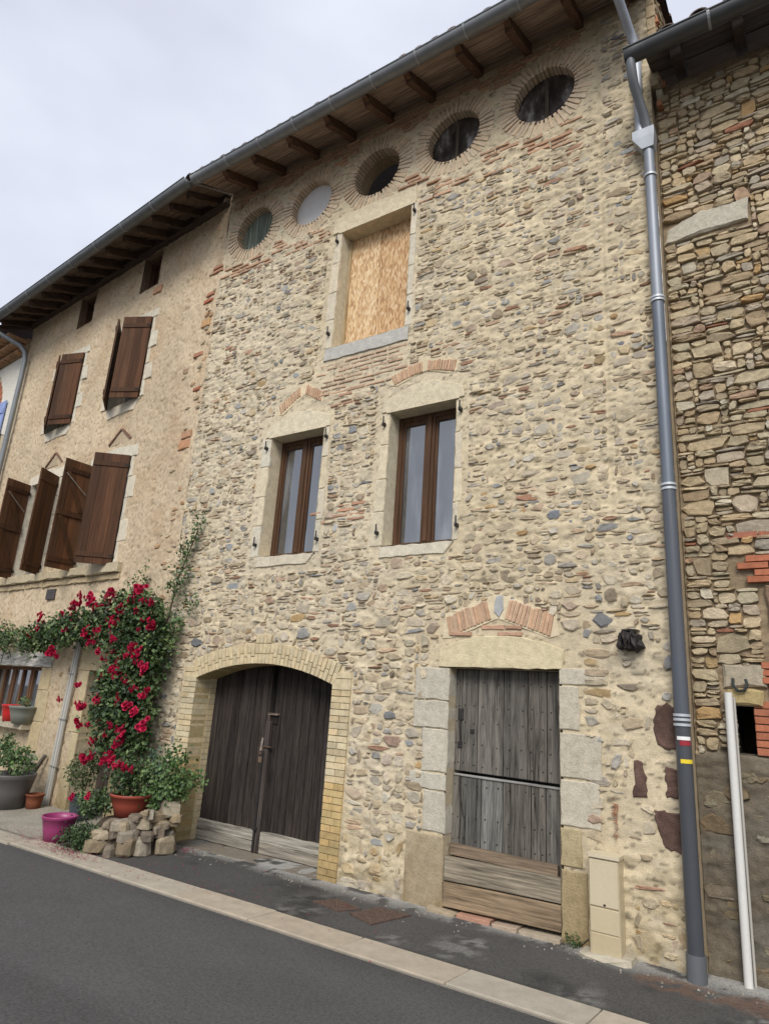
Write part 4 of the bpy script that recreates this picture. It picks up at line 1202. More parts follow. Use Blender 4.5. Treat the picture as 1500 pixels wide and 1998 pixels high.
# white waste pipe
wp = root('waste_pipe', 'white plastic pipe standing against the drystone house right of the downpipe', 'pipe', (-.60, .02, 0))
WHT = (.62, .61, .57)
part(FR, 'pipe_body', 'plastic', wp, lambda mb: mb.tube([(-.625, .0, .08), (-.62, .9, .075), (-.615, 1.83, .07)], .027, WHT, 16), True)
part(FR, 'pipe_socket', 'plastic', wp, lambda mb: mb.tube([(-.589, .02, .055), (-.586, .9, .05), (-.583, 1.80, .045)], .009, (.40, .38, .34), 10), True)

# ================================================================== RENDERED HOUSE (left)
lh = root('rendered_house', 'old house with rough beige render and dark brown plank shutters', 'house', tuple(FL.w((-3.2, 0, 0))[0]))
LW = 6.32
A1, A2 = (-4.30, -3.75, 7.88, 8.52), (-2.20, -1.68, 7.86, 8.52)
U1, U2 = (-4.62, -3.70, 5.86, 7.20), (-2.52, -1.60, 5.83, 7.20)
WA, WB = (-2.58, -1.50, 3.22, 4.84), (-4.70, -3.69, 3.22, 4.87)
GW, DR = (-4.9, -2.96, .98, 1.78), (-1.60, -.68, .0, 1.76)
lholes = [rect(*q) for q in (A1, A2, U1, U2, WA, WB, GW, DR)]
def lhh(U, V):
    h = .030 * (fbm(U * 2.2, V * 2.2, 71) - .5) + .017 * (fbm(U * 16, V * 16, 72, 4) - .5)
    pit = np.clip(vn(U * 30, V * 30, 73) - .64, 0, 1) * .035
    return h - pit
def lhc(U, V, Hh):
    k = .80 + .4 * fbm(U * 1.2, V * 1.2, 74) + .22 * (fbm(U * 12, V * 12, 75) - .5)
    c = cols((.57, .455, .31), k)
    g = np.clip((fbm(U * 2.0, V * 1.6, 76) - .56) * 7, 0, 1)[..., None] * .55
    c = c * (1 - g) + np.array((.50, .36, .225)) * g
    # exposed darker, reddish ground coat beside the seam
    g = np.clip((fbm(U * 3, V * 2.4, 78) - .52) * 7, 0, 1)[..., None] * np.clip(1.0 + U / 1.2, 0, 1)[..., None] * .55
    c = c * (1 - g) + np.array((.42, .30, .19)) * g
    pc_ = (np.clip(vn(U * 30, V * 30, 73) - .66, 0, 1) * 2.2)[..., None]  # shade of the pits painted into the render colour
    c = c * (1 - pc_) + np.array((.30, .22, .13)) * pc_
    lo = np.clip((2.9 - V) / 1.5, 0, 1)[..., None] * (.25 + .5 * fbm(U * 2.5, V * 2.5, 79)[..., None])  # render colour darker towards the bottom
    c = c * (1 - lo * .5) + np.array((.34, .28, .19)) * lo * .5
    return np.clip(c, .01, .9)
lw = grid_wall(FL, -LW, .03, -.03, 8.70, .018, lhh, lhc, lholes, 'wall', 'render', lh)
# bricks and stones showing at the seam
for (a, b2, w, h, c) in ((-.33, 4.70, .24, .14, (.46, .24, .13)), (-.30, 4.86, .2, .10, (.40, .24, .15)), (-.20, 5.55, .16, .05, REDB), (-.32, 6.10, .22, .06, (.40, .19, .11)), (-.25, 6.55, .2, .12, (.42, .26, .13)), (-.28, 6.95, .2, .05, REDB),
                       (-.22, 7.05, .16, .06, (.42, .2, .12)), (-1.75, 7.66, .22, .12, (.44, .25, .15)), (-.5, 5.9, .12, .07, (.35, .24, .16)), (-.16, 7.4, .22, .04, (.4, .22, .14)), (-.15, 7.47, .2, .04, (.4, .22, .14))):
    part(FL, 'brick', 'brick', lw, lambda mb: mb.box(a, a + w, b2, b2 + h, -.03, .020, tone(c, .1), .010, .008, True, .004))
lrub = []
for i in range(95):
    u_, v_ = -abs(random.gauss(0, .22)) - .02, random.uniform(.2, 8.3)
    if random.random() < .3: u_, v_ = random.uniform(-6.2, -.1), random.uniform(.1, 2.8)
    if any(h_(u_, v_) for h_ in lholes) or rect(-5.2, -1.2, 2.9, 5.2)(u_, v_): continue
    lrub.append((u_, v_))
for (u_, v_) in lrub:
    part(FL, 'stone', 'stone', lw, lambda mb: stone_mesh(mb, u_, v_, random.uniform(.06, .16), random.uniform(.03, .08), random.uniform(.008, .02), tone(random.choice(((.42, .33, .21), (.40, .26, .15), (.38, .31, .21))), .15), 'lens', random.uniform(-.2, .2)))

LIME = (.60, .545, .43)
def ragged(parent, q, wl=(.07, .2), top=.17, bot=.2, n=5):
    """limewashed, uneven dressed stones round an opening"""
    u0, u1, v0, v1 = q
    ys = np.linspace(v0, v1, n + 1)
    for i in range(n):
        a = wl[0] if i % 2 else wl[1]
        a2 = wl[1] if i % 2 else wl[0]
        block(FL, 'jamb_stone', [(u0 - a - random.uniform(0, .03), ys[i]), (u0, ys[i]), (u0, ys[i + 1] - .004), (u0 - a, ys[i + 1] - .004)], -.25, .014, LIME, parent, 'dressed', .006, .006)
        block(FL, 'jamb_stone', [(u1, ys[i]), (u1 + a2 + random.uniform(0, .03), ys[i]), (u1 + a2, ys[i + 1] - .004), (u1, ys[i + 1] - .004)], -.25, .014, LIME, parent, 'dressed', .006, .006)
    if top: block(FL, 'lintel', [(u0 - .12, v1 + .002), (u1 + .14, v1 + .002), (u1 + .13, v1 + top * .8), ((u0 + u1) / 2, v1 + top), (u0 - .12, v1 + top * .7)], -.25, .016, LIME, parent)
    if bot: block(FL, 'sill', [(u0 + .05, v0 - bot), (u1 - .10, v0 - bot * .9), (u1 + .03, v0 - .002), (u0 - .05, v0 - .002)], -.25, .018, LIME, parent, 'dressed', .01, .012)

BRN = (.075, .035, .017)
def shutter(parent, hinge_u, v0, v1, width, side, deg, inner, out=.03, lab=None):
    """plank leaf hinged at hinge_u; side +1 = extends to lower u when closed (hinge at right), -1 = to higher u; deg = opening angle"""
    a = math.radians(deg)
    du = -side * math.cos(a); dw_ = math.sin(a)
    ud = FL.u * du + FL.n * dw_
    o = FL.w((hinge_u, 0, out))[0]
    nrm = np.cross(ud, (0, 0, 1.0))
    if side > 0: # local u runs from the hinge; keep right-handed frame
        pass
    fr = Frame(o, ud, nrm)
    # face that looks to the street when closed
    outward = FL.n * math.cos(a) + FL.u * (side * math.sin(a))
    sgn = 1 if np.dot(nrm, outward) > 0 else -1
    t = .026
    n = 4
    mat = 'wood_v'
    def battens(mb, vv):
        if 1:
            w0, w1 = (t / 2, t / 2 + .014) if sgn > 0 else (-t / 2 - .014, -t / 2)
            if inner: w0, w1 = (-w1, -w0)
            mb.box(.0, width - .01, vv - .035, vv + .035, min(w0, w1), max(w0, w1), tone(BRN, .1) * .8, .002)
            # pintle strap
            mb.box(-.02, .05, vv - .012, vv + .012, min(w0, w1) - .003, max(w0, w1) + .003, (.02, .018, .016), .002)
    sh = part(fr, 'shutter', 'varnish_v', parent, lambda mb: mb.box(.004, width - .004, v0 + .004, v1 - .004, -.005, .005, BRN, .001))
    for vv in (v0 + .13, v1 - .16):
        part(fr, 'batten', 'varnish_v', sh, lambda mb: battens(mb, vv))
    for i in range(n):
        x0, x1 = width * i / n, width * (i + 1) / n
        part(fr, 'plank', 'varnish_v', sh, lambda mb: mb.box(x0 + .0015, x1 - .0015, v0, v1, -t / 2, t / 2, tone(BRN, .3, .08) * (1.35 if inner else 1.0), .004))
    if inner:
        w0, w1 = (-t / 2 - .02, -t / 2) if sgn > 0 else (t / 2, t / 2 + .02)
        vm_ = (v0 + v1) / 2
        part(fr, 'batten', 'varnish_v', sh, lambda mb: (mb.box(.01, width - .01, vm_ - .04, vm_ + .04, w0, w1, BRN, .003)))
        part(fr, 'brace', 'varnish_v', sh, lambda mb: (mb.prism([(.03, v0 + .17), (.10, v0 + .17), (width - .03, vm_ - .05), (width - .10, vm_ - .05)], w0, w1, tone(BRN), .003), mb.prism([(.03, vm_ + .05), (.10, vm_ + .05), (width - .03, v1 - .2), (width - .10, v1 - .2)], w0, w1, tone(BRN), .003)))
        part(fr, 'stay_bar', 'iron', sh, lambda mb: mb.tube([(.05, v1 - .5, (w1 if sgn < 0 else w0) * 1.3), (width - .03, v1 - .24, (w1 if sgn < 0 else w0) * 1.6)], .008, (.30, .25, .2), 6))
    return sh

def l_window(q, lab, bot=.2, top=.17, glazed=True):
    w = reveals(FL, *q, .26, LIME, 'window', lh, label=lab)
    ragged(w, q, top=top, bot=bot)
    if glazed: casement(FL, q[0] + .003, q[1] - .003, q[2] + .01, q[3] - .003, -.18, w, (.30, .27, .22))
    return w
w1 = l_window(U1, 'left second-floor window behind nearly closed brown shutters')
shutter(w1, U1[1], U1[2] - .02, U1[3], .47, 1, 22, False)
shutter(w1, U1[0], U1[2] - .02, U1[3], .47, -1, 25, False)
w2 = l_window(U2, 'right second-floor window behind nearly closed brown shutters')
shutter(w2, U2[1], U2[2] - .03, U2[3], .47, 1, 30, False)
shutter(w2, U2[0], U2[2] - .03, U2[3], .47, -1, 34, False)
wa = l_window(WA, 'right first-floor window with both plank shutters swung out', bot=0, top=.22)
shutter(wa, WA[1], WA[2] - .02, WA[3], .50, 1, 45, False)
shutter(wa, WA[0], WA[2] - .04, WA[3] + .02, .43, -1, 88, True)
wb = l_window(WB, 'left first-floor window with both plank shutters swung out', bot=0, top=.22)
shutter(wb, WB[1], WB[2] - .02, WB[3], .46, 1, 122, False)
shutter(wb, WB[0], WB[2] - .02, WB[3], .44, -1, 76, True)
# moulded sill course under both windows
for a, b2 in ((-5.3, -4.72), (-4.71, -4.1), (-4.09, -3.5), (-3.49, -2.8), (-2.79, -2.1), (-2.09, -1.25)):
    block(FL, 'sill_stone', [(a, 3.09 + random.uniform(-.02, .01)), (b2 - .006, 3.09), (b2 - .006, 3.225), (a, 3.225)], -.1, .085, (.47, .39, .26), lh, 'dressed', .02, .006)
    block(FL, 'sill_stone', [(a, 2.99), (b2 - .006, 3.0), (b2 - .006, 3.085), (a, 3.085)], -.1, .03, (.44, .35, .22), lh, 'dressed', .015, .008)
# small pointed relieving arches
for cx in (-1.93, -4.02):
    ra = block(FL, 'relieving_arch', [(cx - .30, 5.12), (cx + .28, 5.12), (cx, 5.34)], -.05, .004, (.42, .33, .22), lh, 'render')
    for sg in (-1, 1):
        for i in range(4):
            k0, k1 = i / 4, (i + 1) / 4
            p0 = np.array([cx + sg * .30 * (1 - k0), 5.13 + .22 * k0]); p1 = np.array([cx + sg * .30 * (1 - k1), 5.13 + .22 * k1])
            nn = np.array([-(p1 - p0)[1], (p1 - p0)[0]]); nn /= np.linalg.norm(nn)
            if nn[1] < 0: nn = -nn
            o = [tuple(p0), tuple(p1), tuple(p1 + nn * .035), tuple(p0 + nn * .035)]
            ar = sum(o[i2][0] * o[(i2 + 1) % 4][1] - o[(i2 + 1) % 4][0] * o[i2][1] for i2 in range(4))
            if ar < 0: o = o[::-1]
            part(FL, 'brick', 'brick', ra, lambda mb: mb.prism(o, -.03, .022, tone((.19, .115, .08), .15), .004, .003))
# attic openings: raw holes with wooden frames, their darkness painted on a back sheet
for q, lab in ((A1, 'left open attic hole under the eaves'), (A2, 'right open attic hole under the eaves')):
    w = reveals(FL, *q, .5, (.24, .17, .11), 'attic_opening', lh, 'render', label=lab)
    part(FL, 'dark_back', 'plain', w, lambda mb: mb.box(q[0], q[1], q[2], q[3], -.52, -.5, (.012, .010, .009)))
    part(FL, 'frame', 'wood_v', w, lambda mb: (mb.box(q[0] + .005, q[0] + .07, q[2], q[3], -.30, -.08, (.12, .065, .04)), mb.box(q[0] + .07, q[1], q[3] - .07, q[3], -.30, -.08, (.12, .065, .04)), mb.box(q[0] + .25, q[0] + .30, q[2], q[3] - .07, -.30, -.18, (.09, .05, .03))))
# wall vent
part(FL, 'vent', 'plain', lh, lambda mb: (mb.box(-3.28, -3.02, 2.79, 2.95, -.02, .03, (.075, .06, .055), .005), [mb.box(-3.26, -3.04, 2.81 + .028 * i, 2.815 + .028 * i, .03, .036, (.03, .025, .02), .001) for i in range(5)]))
# ground-floor window and its lintel beam
gw = reveals(FL, *GW, .28, (.52, .43, .27), 'window', lh, label='ground-floor window with brown frames under a pale beam')
for k in range(3):
    a = GW[0] + .02 + k * .64
    part(FL, 'frame', 'varnish_v', gw, lambda mb: (mb.box(a, a + .05, GW[2], GW[3], -.22, -.16, (.14, .07, .035), .004), mb.box(a + .57, a + .62, GW[2], GW[3], -.22, -.16, (.14, .07, .035), .004), mb.box(a + .05, a + .57, GW[3] - .05, GW[3], -.22, -.161, (.14, .07, .035), .004), mb.box(a + .28, a + .33, GW[2], GW[3] - .05, -.22, -.161, (.14, .07, .035), .004)))
    part(FL, 'pane', 'glass', gw, lambda mb: mb.box(a + .05, a + .57, GW[2], GW[3] - .05, -.20, -.19, (.1, .1, .1), .001))
part(FL, 'lintel_beam', 'wood_x', gw, lambda mb: mb.box(-5.2, -2.66, 1.785, 1.99, -.2, .035, (.40, .38, .34), .008, .005, True))
for i, (a, b2) in enumerate(((1.46, 1.78), (1.02, 1.455), (.60, 1.015), (.2, .595))):
    block(FL, 'jamb_stone', [(-2.96, a), (-2.66 + .05 * (i % 2), a), (-2.66 + .04 * (i % 2), b2 - .005), (-2.96, b2 - .005)], -.25, .016, (.50, .40, .24) if i < 3 else (.36, .33, .28), gw)
part(FL, 'sill', 'dressed', gw, lambda mb: mb.box(-5.1, -2.93, .90, .975, -.28, .16, (.40, .35, .26), .01, .004, True))
# doorway behind the rose
ld = reveals(FL, *DR, .4, (.50, .41, .27), 'door', lh, bottom=False, label='recessed doorway hidden behind the climbing rose')
part(FL, 'dark_back', 'wood_v', ld, lambda mb: mb.box(DR[0], DR[1], 0, DR[3], -.40, -.36, (.05, .04, .032)))
block(FL, 'lintel', [(-1.90, 1.765), (-.45, 1.765), (-.45, 2.13), (-1.88, 2.13)], -.3, .016, (.50, .41, .25), ld)
for i, (a, b2) in enumerate(((1.36, 1.76), (.96, 1.355), (.52, .955), (.0, .515))):
    block(FL, 'jamb_stone', [(-1.60 - (.26 if i % 2 else .17), a), (-1.60, a), (-1.60, b2 - .005), (-1.60 - (.26 if i % 2 else .17), b2 - .005)], -.3, .016, (.50, .42, .26), ld)
    block(FL, 'jamb_stone', [(-.68, a), (-.68 + (.22 if i % 2 else .15), a), (-.68 + (.22 if i % 2 else .15), b2 - .005), (-.68, b2 - .005)], -.3, .016, (.50, .42, .26), ld)
# eaves
LEAVE = .66
lroof = make_roof(FL, lh, -LW - .2, .02, 8.70, RS, LEAVE, 6.5, col=(.14, .105, .08))
tiles(FL, lroof, -LW - .2, .0, 8.70, RS, LEAVE, rows=2, pitch=.2, cols_=((.12, .085, .065), (.10, .085, .075)))
x = -LW - .05
while x < -.08:
    def fn(mb):
        hh = random.uniform(.10, .14); j = random.uniform(-.03, .03)
        mb.beam((x, 8.70 + RS * .1 + .016 - hh / 2, -.1), (x + j, 8.70 - RS * (LEAVE - .08) + .016 - hh / 2, LEAVE - .08), random.uniform(.08, .11), hh, tone((.085, .055, .038), .2), (0, 1, 0), .012, 5, .85)
    part(FL, 'rafter', 'wood_y', lroof, fn)
    x += random.uniform(.40, .50)
part(FL, 'wall_plate', 'wood_x', lroof, lambda mb: mb.box(-LW, .0, 8.54, 8.68, -.02, .10, (.07, .05, .038), .01, .008, True, .006))
LGZ = 8.70 - RS * LEAVE + .01
gutter(FL, lh, -LW - 1.6, .03, LGZ, LEAVE + .075, brk=[-6.4 + .8 * i for i in range(8)], col=(.15, .16, .165))
pipe(FL, [(-6.42, LGZ - .06, LEAVE + .07), (-6.42, LGZ - .15, LEAVE + .05), (-6.38, LGZ - .24, LEAVE - .06), (-6.15, 8.0, .24), (-6.10, 7.88, .14), (-6.10, 7.7, .10), (-6.12, 4.0, .10), (-6.12, .0, .10)], .048, (.20, .215, .225), 'downpipe', 'zinc', lh)
part(FL, 'back_wall', 'render', lh, lambda mb: mb.cube((-LW, -.02, -6.4), (0, 8.6, -6.2), (.4, .33, .24)))
part(FL, 'party_wall', 'render', lh, lambda mb: mb.cube((-LW + .0, -.02, -6.2), (-LW + .1, 8.6, -.05), (.4, .33, .24)))
# conduits
cd = root('conduit_pipes', 'three thin white conduits rising up the render beside the rose doorway', 'pipes', tuple(FL.w((-2.0, 0, .05))[0]))
for k, (dx, c) in enumerate(((-.06, (.42, .41, .37)), (0, (.46, .45, .41)), (.055, (.33, .31, .27)))):
    part(FL, 'conduit', 'plastic', cd, lambda mb: mb.tube([(-2.03 + dx, 0, .045), (-1.99 + dx, 1.2, .042), (-1.93 + dx, 2.2, .045), (-1.93 + dx, 2.35, .05)], .017, c, 10), True)
for z in (.5, 1.1, 1.7):
    part(FL, 'clip', 'iron', cd, lambda mb: mb.box(-2.09, -1.91, z, z + .014, .03, .068, (.25, .24, .22), .002))
# leaning stick
stk = root('wooden_stick', 'weathered wooden stick leaning on the render beside the large grey pot', 'stick', tuple(FL.w((-2.45, 0, .2))[0]))
part(FL, 'shaft', 'wood_v', stk, lambda mb: mb.beam((-2.52, .0, .26), (-2.27, .62, .05), .04, .04, (.13, .11, .09), (0, 0, 1), .003, 4))

# ================================================================== FAR HOUSE
fh = root('far_house', 'cream plastered house at the left edge with brick cornice and blue shutter', 'house', tuple(FL.w((-8.5, 0, 0))[0]))
def fhh(U, V): return .008 * fbm(U * 4, V * 4, 81)
FW = (-8.3, -7.25, 5.2, 7.3)
fw = grid_wall(FL, -11, -LW, -.03, 8.3, .05, fhh, lambda U, V, Hh: cols((.52, .44, .31), .85 + .3 * fbm(U * 2, V * 2, 82)), [rect(*FW)], 'wall', 'render', fh)
fwin = reveals(FL, *FW, .25, (.55, .5, .42), 'window', fh)
part(FL, 'pane', 'glass', fwin, lambda mb: mb.box(FW[0], FW[1], FW[2], FW[3], -.2, -.19, (.1, .1, .1)))
for i in range(14):
    a0, a1 = math.pi * i / 14, math.pi * (i + .9) / 14
    cx, cy = (FW[0] + FW[1]) / 2, 7.0
    o = [(cx + rr * math.cos(a), cy + rr * math.sin(a)) for rr, a in ((.52, a0), (.72, a0), (.72, a1), (.52, a1))]
    part(FL, 'brick', 'brick', fwin, lambda mb: mb.prism(o, -.2, .03, tone((.38, .16, .09), .12), .004, .002))
block(FL, 'plaster_band', [(-7.1, 6.4), (-6.45, 6.2), (-6.4, 7.95), (-8.9, 7.95), (-8.9, 7.75), (-7.4, 7.75), (-7.1, 7.2)][::1], -.02, .02, (.66, .63, .55), fh, 'render')
bs = part(FL, 'shutter', 'plain', fh, lambda mb: (mb.box(-7.18, -6.68, 5.45, 5.55, .07, .085, (.20, .27, .50)), mb.box(-7.18, -6.68, 6.72, 6.82, .07, .085, (.20, .27, .50))), label='pale blue plank shutter folded back')
for i in range(4):
    part(FL, 'plank', 'plain', bs, lambda mb: mb.box(-7.2 + .13 * i + .002, -7.2 + .13 * (i + 1) - .002, 5.25, 7.0, .045, .07, tone((.235, .31, .56), .05), .004))
cn = part(FL, 'cornice', 'mortar', fh, lambda mb: mb.box(-11, -LW, 7.98, 8.3, -.1, .06, (.36, .27, .17)))
for rw in range(3):
    x = -9.2 + .05 * rw
    while x < -LW - .15:
        part(FL, 'brick', 'brick', cn, lambda mb: mb.box(x + .008, x + .20, 7.98 + rw * .10, 7.98 + rw * .10 + .075, 0, .16 + rw * .14, tone((.34, .2, .11), .2), .012, .006))
        x += .215
part(FL, 'roof', 'tile', fh, lambda mb: slope_slab(mb, -11, -LW - .2, .62, -6, 8.58, RS, .0, .09, (.12, .085, .065)))
part(FL, 'back_wall', 'render', fh, lambda mb: mb.cube((-11, -.02, -6.2), (-LW - .02, 8.3, -6.0), (.4, .33, .24)))
part(FL, 'side_wall', 'render', fh, lambda mb: mb.cube((-11.1, -.02, -6.0), (-11, 8.3, 0), (.4, .33, .24)))

# ================================================================== PLANTS
def leaf_fn(mb, p, size, col, nrm=None):
    """one folded leaf of two halves"""
    d = RNG.normal(size=3); d[2] -= .35; d /= np.linalg.norm(d)
    n = RNG.normal(size=3) * .8 + np.array([.15, -.9, .7]); n -= d * (n @ d); n /= np.linalg.norm(n) + 1e-9
    s_ = np.cross(d, n)
    a = p; b2 = p + d * size
    m1 = p + d * size * .5 + s_ * size * .33 + n * size * .08
    m2 = p + d * size * .5 - s_ * size * .33 + n * size * .08
    mb.add([a, m1, b2, m2], [(0, 1, 2), (0, 2, 3)], col)

def foliage(parent, blobs, n, size, cols_, name='foliage', frame=None):
    """leaves scattered in clumps inside ellipsoidal blobs (centre, radii)"""
    mb = MB()
    vol = np.array([b_[3] * b_[4] * b_[5] for b_ in blobs]) ** .7
    vol = vol / vol.sum()
    cnt = RNG.multinomial(n, vol)
    for b_, c in zip(blobs, cnt):
        cen = np.array(b_[:3]); rad = np.array(b_[3:6])
        k = max(2, c // 9)
        for _ in range(k):
            q = RNG.normal(size=3); q /= np.linalg.norm(q)
            p = cen + q * rad * (RNG.uniform(.25, 1.0) ** .5) * RNG.uniform(.85, 1.12)
            base = np.array(random.choice(cols_)) * RNG.uniform(.6, 1.35)
            for __ in range(max(1, c // k)):
                leaf_fn(mb, p + RNG.normal(size=3) * size * .9, size * RNG.uniform(.7, 1.3), np.clip(base * RNG.uniform(.8, 1.2), .005, .5))
    return mb.build(name, 'leaf', parent, kind='stuff')

ROSES = []
def rose_meshes():
    for v in range(4):
        mb = MB()
        nb_ = (9, 7, 8, 6)[v]
        heads = [(RNG.normal(size=3) * np.array([.045, .03, .035]), RNG.uniform(.036, .050)) for _ in range(nb_)]
        for c, r_ in heads:
            for layer, (k, rr, tilt) in enumerate(((5, 1.0, .25), (5, .72, .6), (4, .45, 1.0))):
                for i in range(k):
                    a = 2 * math.pi * (i + layer * .4) / k + RNG.uniform(-.2, .2)
                    d = np.array([math.cos(a), -abs(0) - .0, math.sin(a)])
                    ax = np.array([0.15, -.85, .35]); ax /= np.linalg.norm(ax)
                    dx = np.cross(ax, (0, 0, 1.)); dx /= np.linalg.norm(dx); dz = np.cross(dx, ax)
                    d = dx * math.cos(a) + dz * math.sin(a); s_ = -dx * math.sin(a) + dz * math.cos(a)
                    b0 = c; t0 = c + d * r_ * rr * math.cos(tilt) + ax * r_ * (.2 + math.sin(tilt)) 
                    m1 = c + d * r_ * rr * .7 + s_ * r_ * rr * .6 + ax * r_ * (.1 + .5 * math.sin(tilt))
                    m2 = c + d * r_ * rr * .7 - s_ * r_ * rr * .6 + ax * r_ * (.1 + .5 * math.sin(tilt))
                    mb.add([b0, m1, t0, m2], [(0, 1, 2), (0, 2, 3)], tone((.47, .017, .066), .4, .06))
        o = mb.build('blossom', 'petal', None)
        ROSES.append(o.data); bpy.data.objects.remove(o)
rose_meshes()
def blossom(parent, p, sc=1.0):
    o = bpy.data.objects.new('blossom', random.choice(ROSES))
    scn.collection.objects.link(o)
    o.parent = parent
    o.location = Vector(p) - WLOC[parent]
    o.rotation_euler = (random.uniform(-.3, .3), random.uniform(-3.1, 3.1), random.uniform(-.4, .4))
    o.scale = (sc, sc, sc)

ROSE_DU = 0.0
def fl(u_, v_, w): return tuple(FL.w((u_ + ROSE_DU, v_, w))[0])
def FB(u_, v_, w, a, b2, c): return fl(u_, v_, w) + (a, b2, c)
GREEN = [(.032, .062, .020), (.05, .09, .026), (.024, .044, .017), (.09, .14, .045), (.12, .17, .06)]
ROSE_DU = -.10
rose = root('climbing_rose', 'climbing rose with dark red blossoms trained over the doorway', 'rose', fl(-.05, 0, .25))
part(FL, 'stem', 'wood_v', rose, lambda mb: (mb.tube([(.02, .0, .25), (.0, .6, .22), (.06, 1.2, .22), (.0, 1.9, .2), (-.15, 2.3, .2), (-.7, 2.45, .22), (-1.6, 2.40, .25)], [.03, .028, .026, .022, .018, .014, .008], (.09, .065, .045), 7),
     mb.tube([(.0, 1.9, .2), (.25, 2.4, .15), (.20, 2.9, .06), (.45, 3.5, .05)], [.016, .012, .009, .006], (.09, .065, .045), 6)), True)
foliage(rose, [FB(.02, 2.45, .30, .34, .2, .30), FB(-.45, 2.45, .32, .42, .22, .26), FB(-1.1, 2.33, .32, .42, .22, .24), FB(-1.7, 2.28, .32, .42, .2, .20), FB(-2.3, 2.20, .3, .42, .2, .18), FB(-2.65, 2.12, .3, .25, .15, .16),
               FB(-.02, 2.05, .30, .50, .2, .32), FB(-.05, 1.65, .30, .54, .22, .28), FB(-.08, 1.30, .30, .54, .22, .26), FB(-.02, 1.0, .28, .44, .2, .22), FB(-.3, 1.45, .2, .5, .12, .3), FB(.35, 2.1, .2, .16, .12, .35)], 15500, .056, GREEN)
foliage(rose, [FB(.33, 2.75, .12, .11, .07, .16), FB(.40, 2.95, .1, .10, .07, .16), FB(.40, 3.2, .08, .09, .06, .18), FB(.50, 3.45, .07, .10, .05, .16), FB(.57, 3.62, .07, .08, .05, .1), FB(-.55, 2.85, .12, .16, .06, .13), FB(-.35, 3.0, .1, .08, .05, .12), FB(.62, 2.62, .08, .12, .06, .1), FB(.5, 2.35, .1, .1, .06, .14)],
        900, .04, [(.06, .11, .035), (.09, .14, .05)], 'trailing_shoots')
BL = [(-1.15, 2.66), (-1.02, 2.68), (-1.3, 2.60), (-.95, 2.62), (-.62, 2.72), (-.42, 2.72), (-1.45, 2.56), (-1.65, 2.45), (-.75, 2.52), (-.62, 2.50), (.02, 2.66), (.16, 2.70), (.24, 2.72), (-.08, 2.60), (-.2, 2.50), (-.12, 2.46), (.27, 2.56), (.34, 2.55),
      (.08, 2.46), (-.5, 2.36), (-.36, 2.32), (-.3, 2.28), (-1.35, 2.46), (-2.2, 2.44), (-2.25, 2.30), (-2.5, 2.22), (-.85, 2.22), (-.66, 2.22), (-.18, 2.14), (-.85, 2.12), (-.6, 1.98), (-.25, 1.98), (-.45, 1.88), (.12, 2.02), (.22, 2.02),
      (.3, 2.0), (.14, 1.92), (.24, 1.90), (-.08, 1.84), (-.12, 1.78), (-.02, 1.74), (.14, 1.68), (.08, 1.64), (-.42, 1.66), (.50, 1.78), (.52, 1.50), (.55, 1.55), (-.78, 1.56), (-.80, 1.35), (-.70, 1.32), (-.30, 1.40), (-.35, 1.42), (.04, 1.42),
      (.26, 1.38), (.34, 1.34), (-.85, 1.14), (-.56, 1.12), (.02, 1.16), (.10, 1.12), (.22, 1.08), (.52, 1.22), (.14, .98), (-.26, .96), (-.12, 1.06), (-.04, .82), (.05, .78), (-.36, .80), (-1.78, 1.96), (-1.15, 2.32), (-1.5, 2.26), (.4, 2.3), (-.55, 2.6)]
for i, (a, b2) in enumerate(BL):
    blossom(rose, fl(a + random.uniform(-.03, .03), b2 + random.uniform(-.02, .02), .44 + random.uniform(-.04, .07)), random.uniform(.6, 1.05))
blossom(rose, fl(-1.55, 1.36, .32), .6)
for i in range(16):
    blossom(rose, fl(random.uniform(-1.5, .3), random.uniform(2.2, 2.65), .40 + random.uniform(-.04, .08)) if i % 2 else fl(random.uniform(-.4, .4), random.uniform(.95, 2.1), .42), random.uniform(.3, .6))

ROSE_DU = 0.0
# plant pots
def pot(name, label, x, y, z, r1, r0, h, col, soil=True, rim=.02, mat='plastic'):
    t = root(name, label, 'plant pot', (x, y, z))
    sh_ = part(None, 'shell', mat, t, lambda mb: mb.lathe((x, y, z), [(0.001, 0), (r0, 0), (r0 + (r1 - r0) * .5, h * .5), (r1 - .004, h * .86), (r1 + .002, h * .87), (r1 + .008, h * .985), (r1 + .006, h), (r1 - .008, h), (r1 - .016, h * .8), (r0 * .95, h * .1)], col), True)
    if soil: part(None, 'soil', 'mortar', t, lambda mb: mb.lathe((x, y, z), [(r1 - .012, h * .84), (r1 * .5, h * .86), (.001, h * .87)], (.05, .035, .025)))
    return t
pp = pot('flower_pot', 'empty magenta plastic pot on the pavement edge left of the rock border', -6.88, -.86, .01, .172, .125, .245, (.27, .035, .125), soil=False)
part(None, 'moulded_line', 'plastic', pp, lambda mb: mb.tube([(-6.88 + .152 * math.cos(t), -.86 + .152 * math.sin(t), .17) for t in np.linspace(0, 2 * math.pi, 25)], .004, (.24, .02, .12), 6, False), True)
gp = pot('flower_pot', 'large grey plastic planter at the left edge in front of the render', *fl(-2.17, 0, .50)[:2], .0, .30, .22, .42, (.105, .10, .095))
bp_ = pot('flower_pot', 'small terracotta pot between the large grey planter and the wall', *fl(-1.92, 0, .26)[:2], .0, .11, .08, .19, (.22, .075, .04), mat='render')
dpot = pot('flower_pot', 'dark blue grey pot under the bush in the doorway', -7.70, -.08, .02, .145, .11, .27, (.045, .055, .07))
rp = pot('flower_pot', 'terracotta red pot of roses on top of the rock border', -6.30, -.45, .29, .225, .15, .22, (.30, .065, .04))
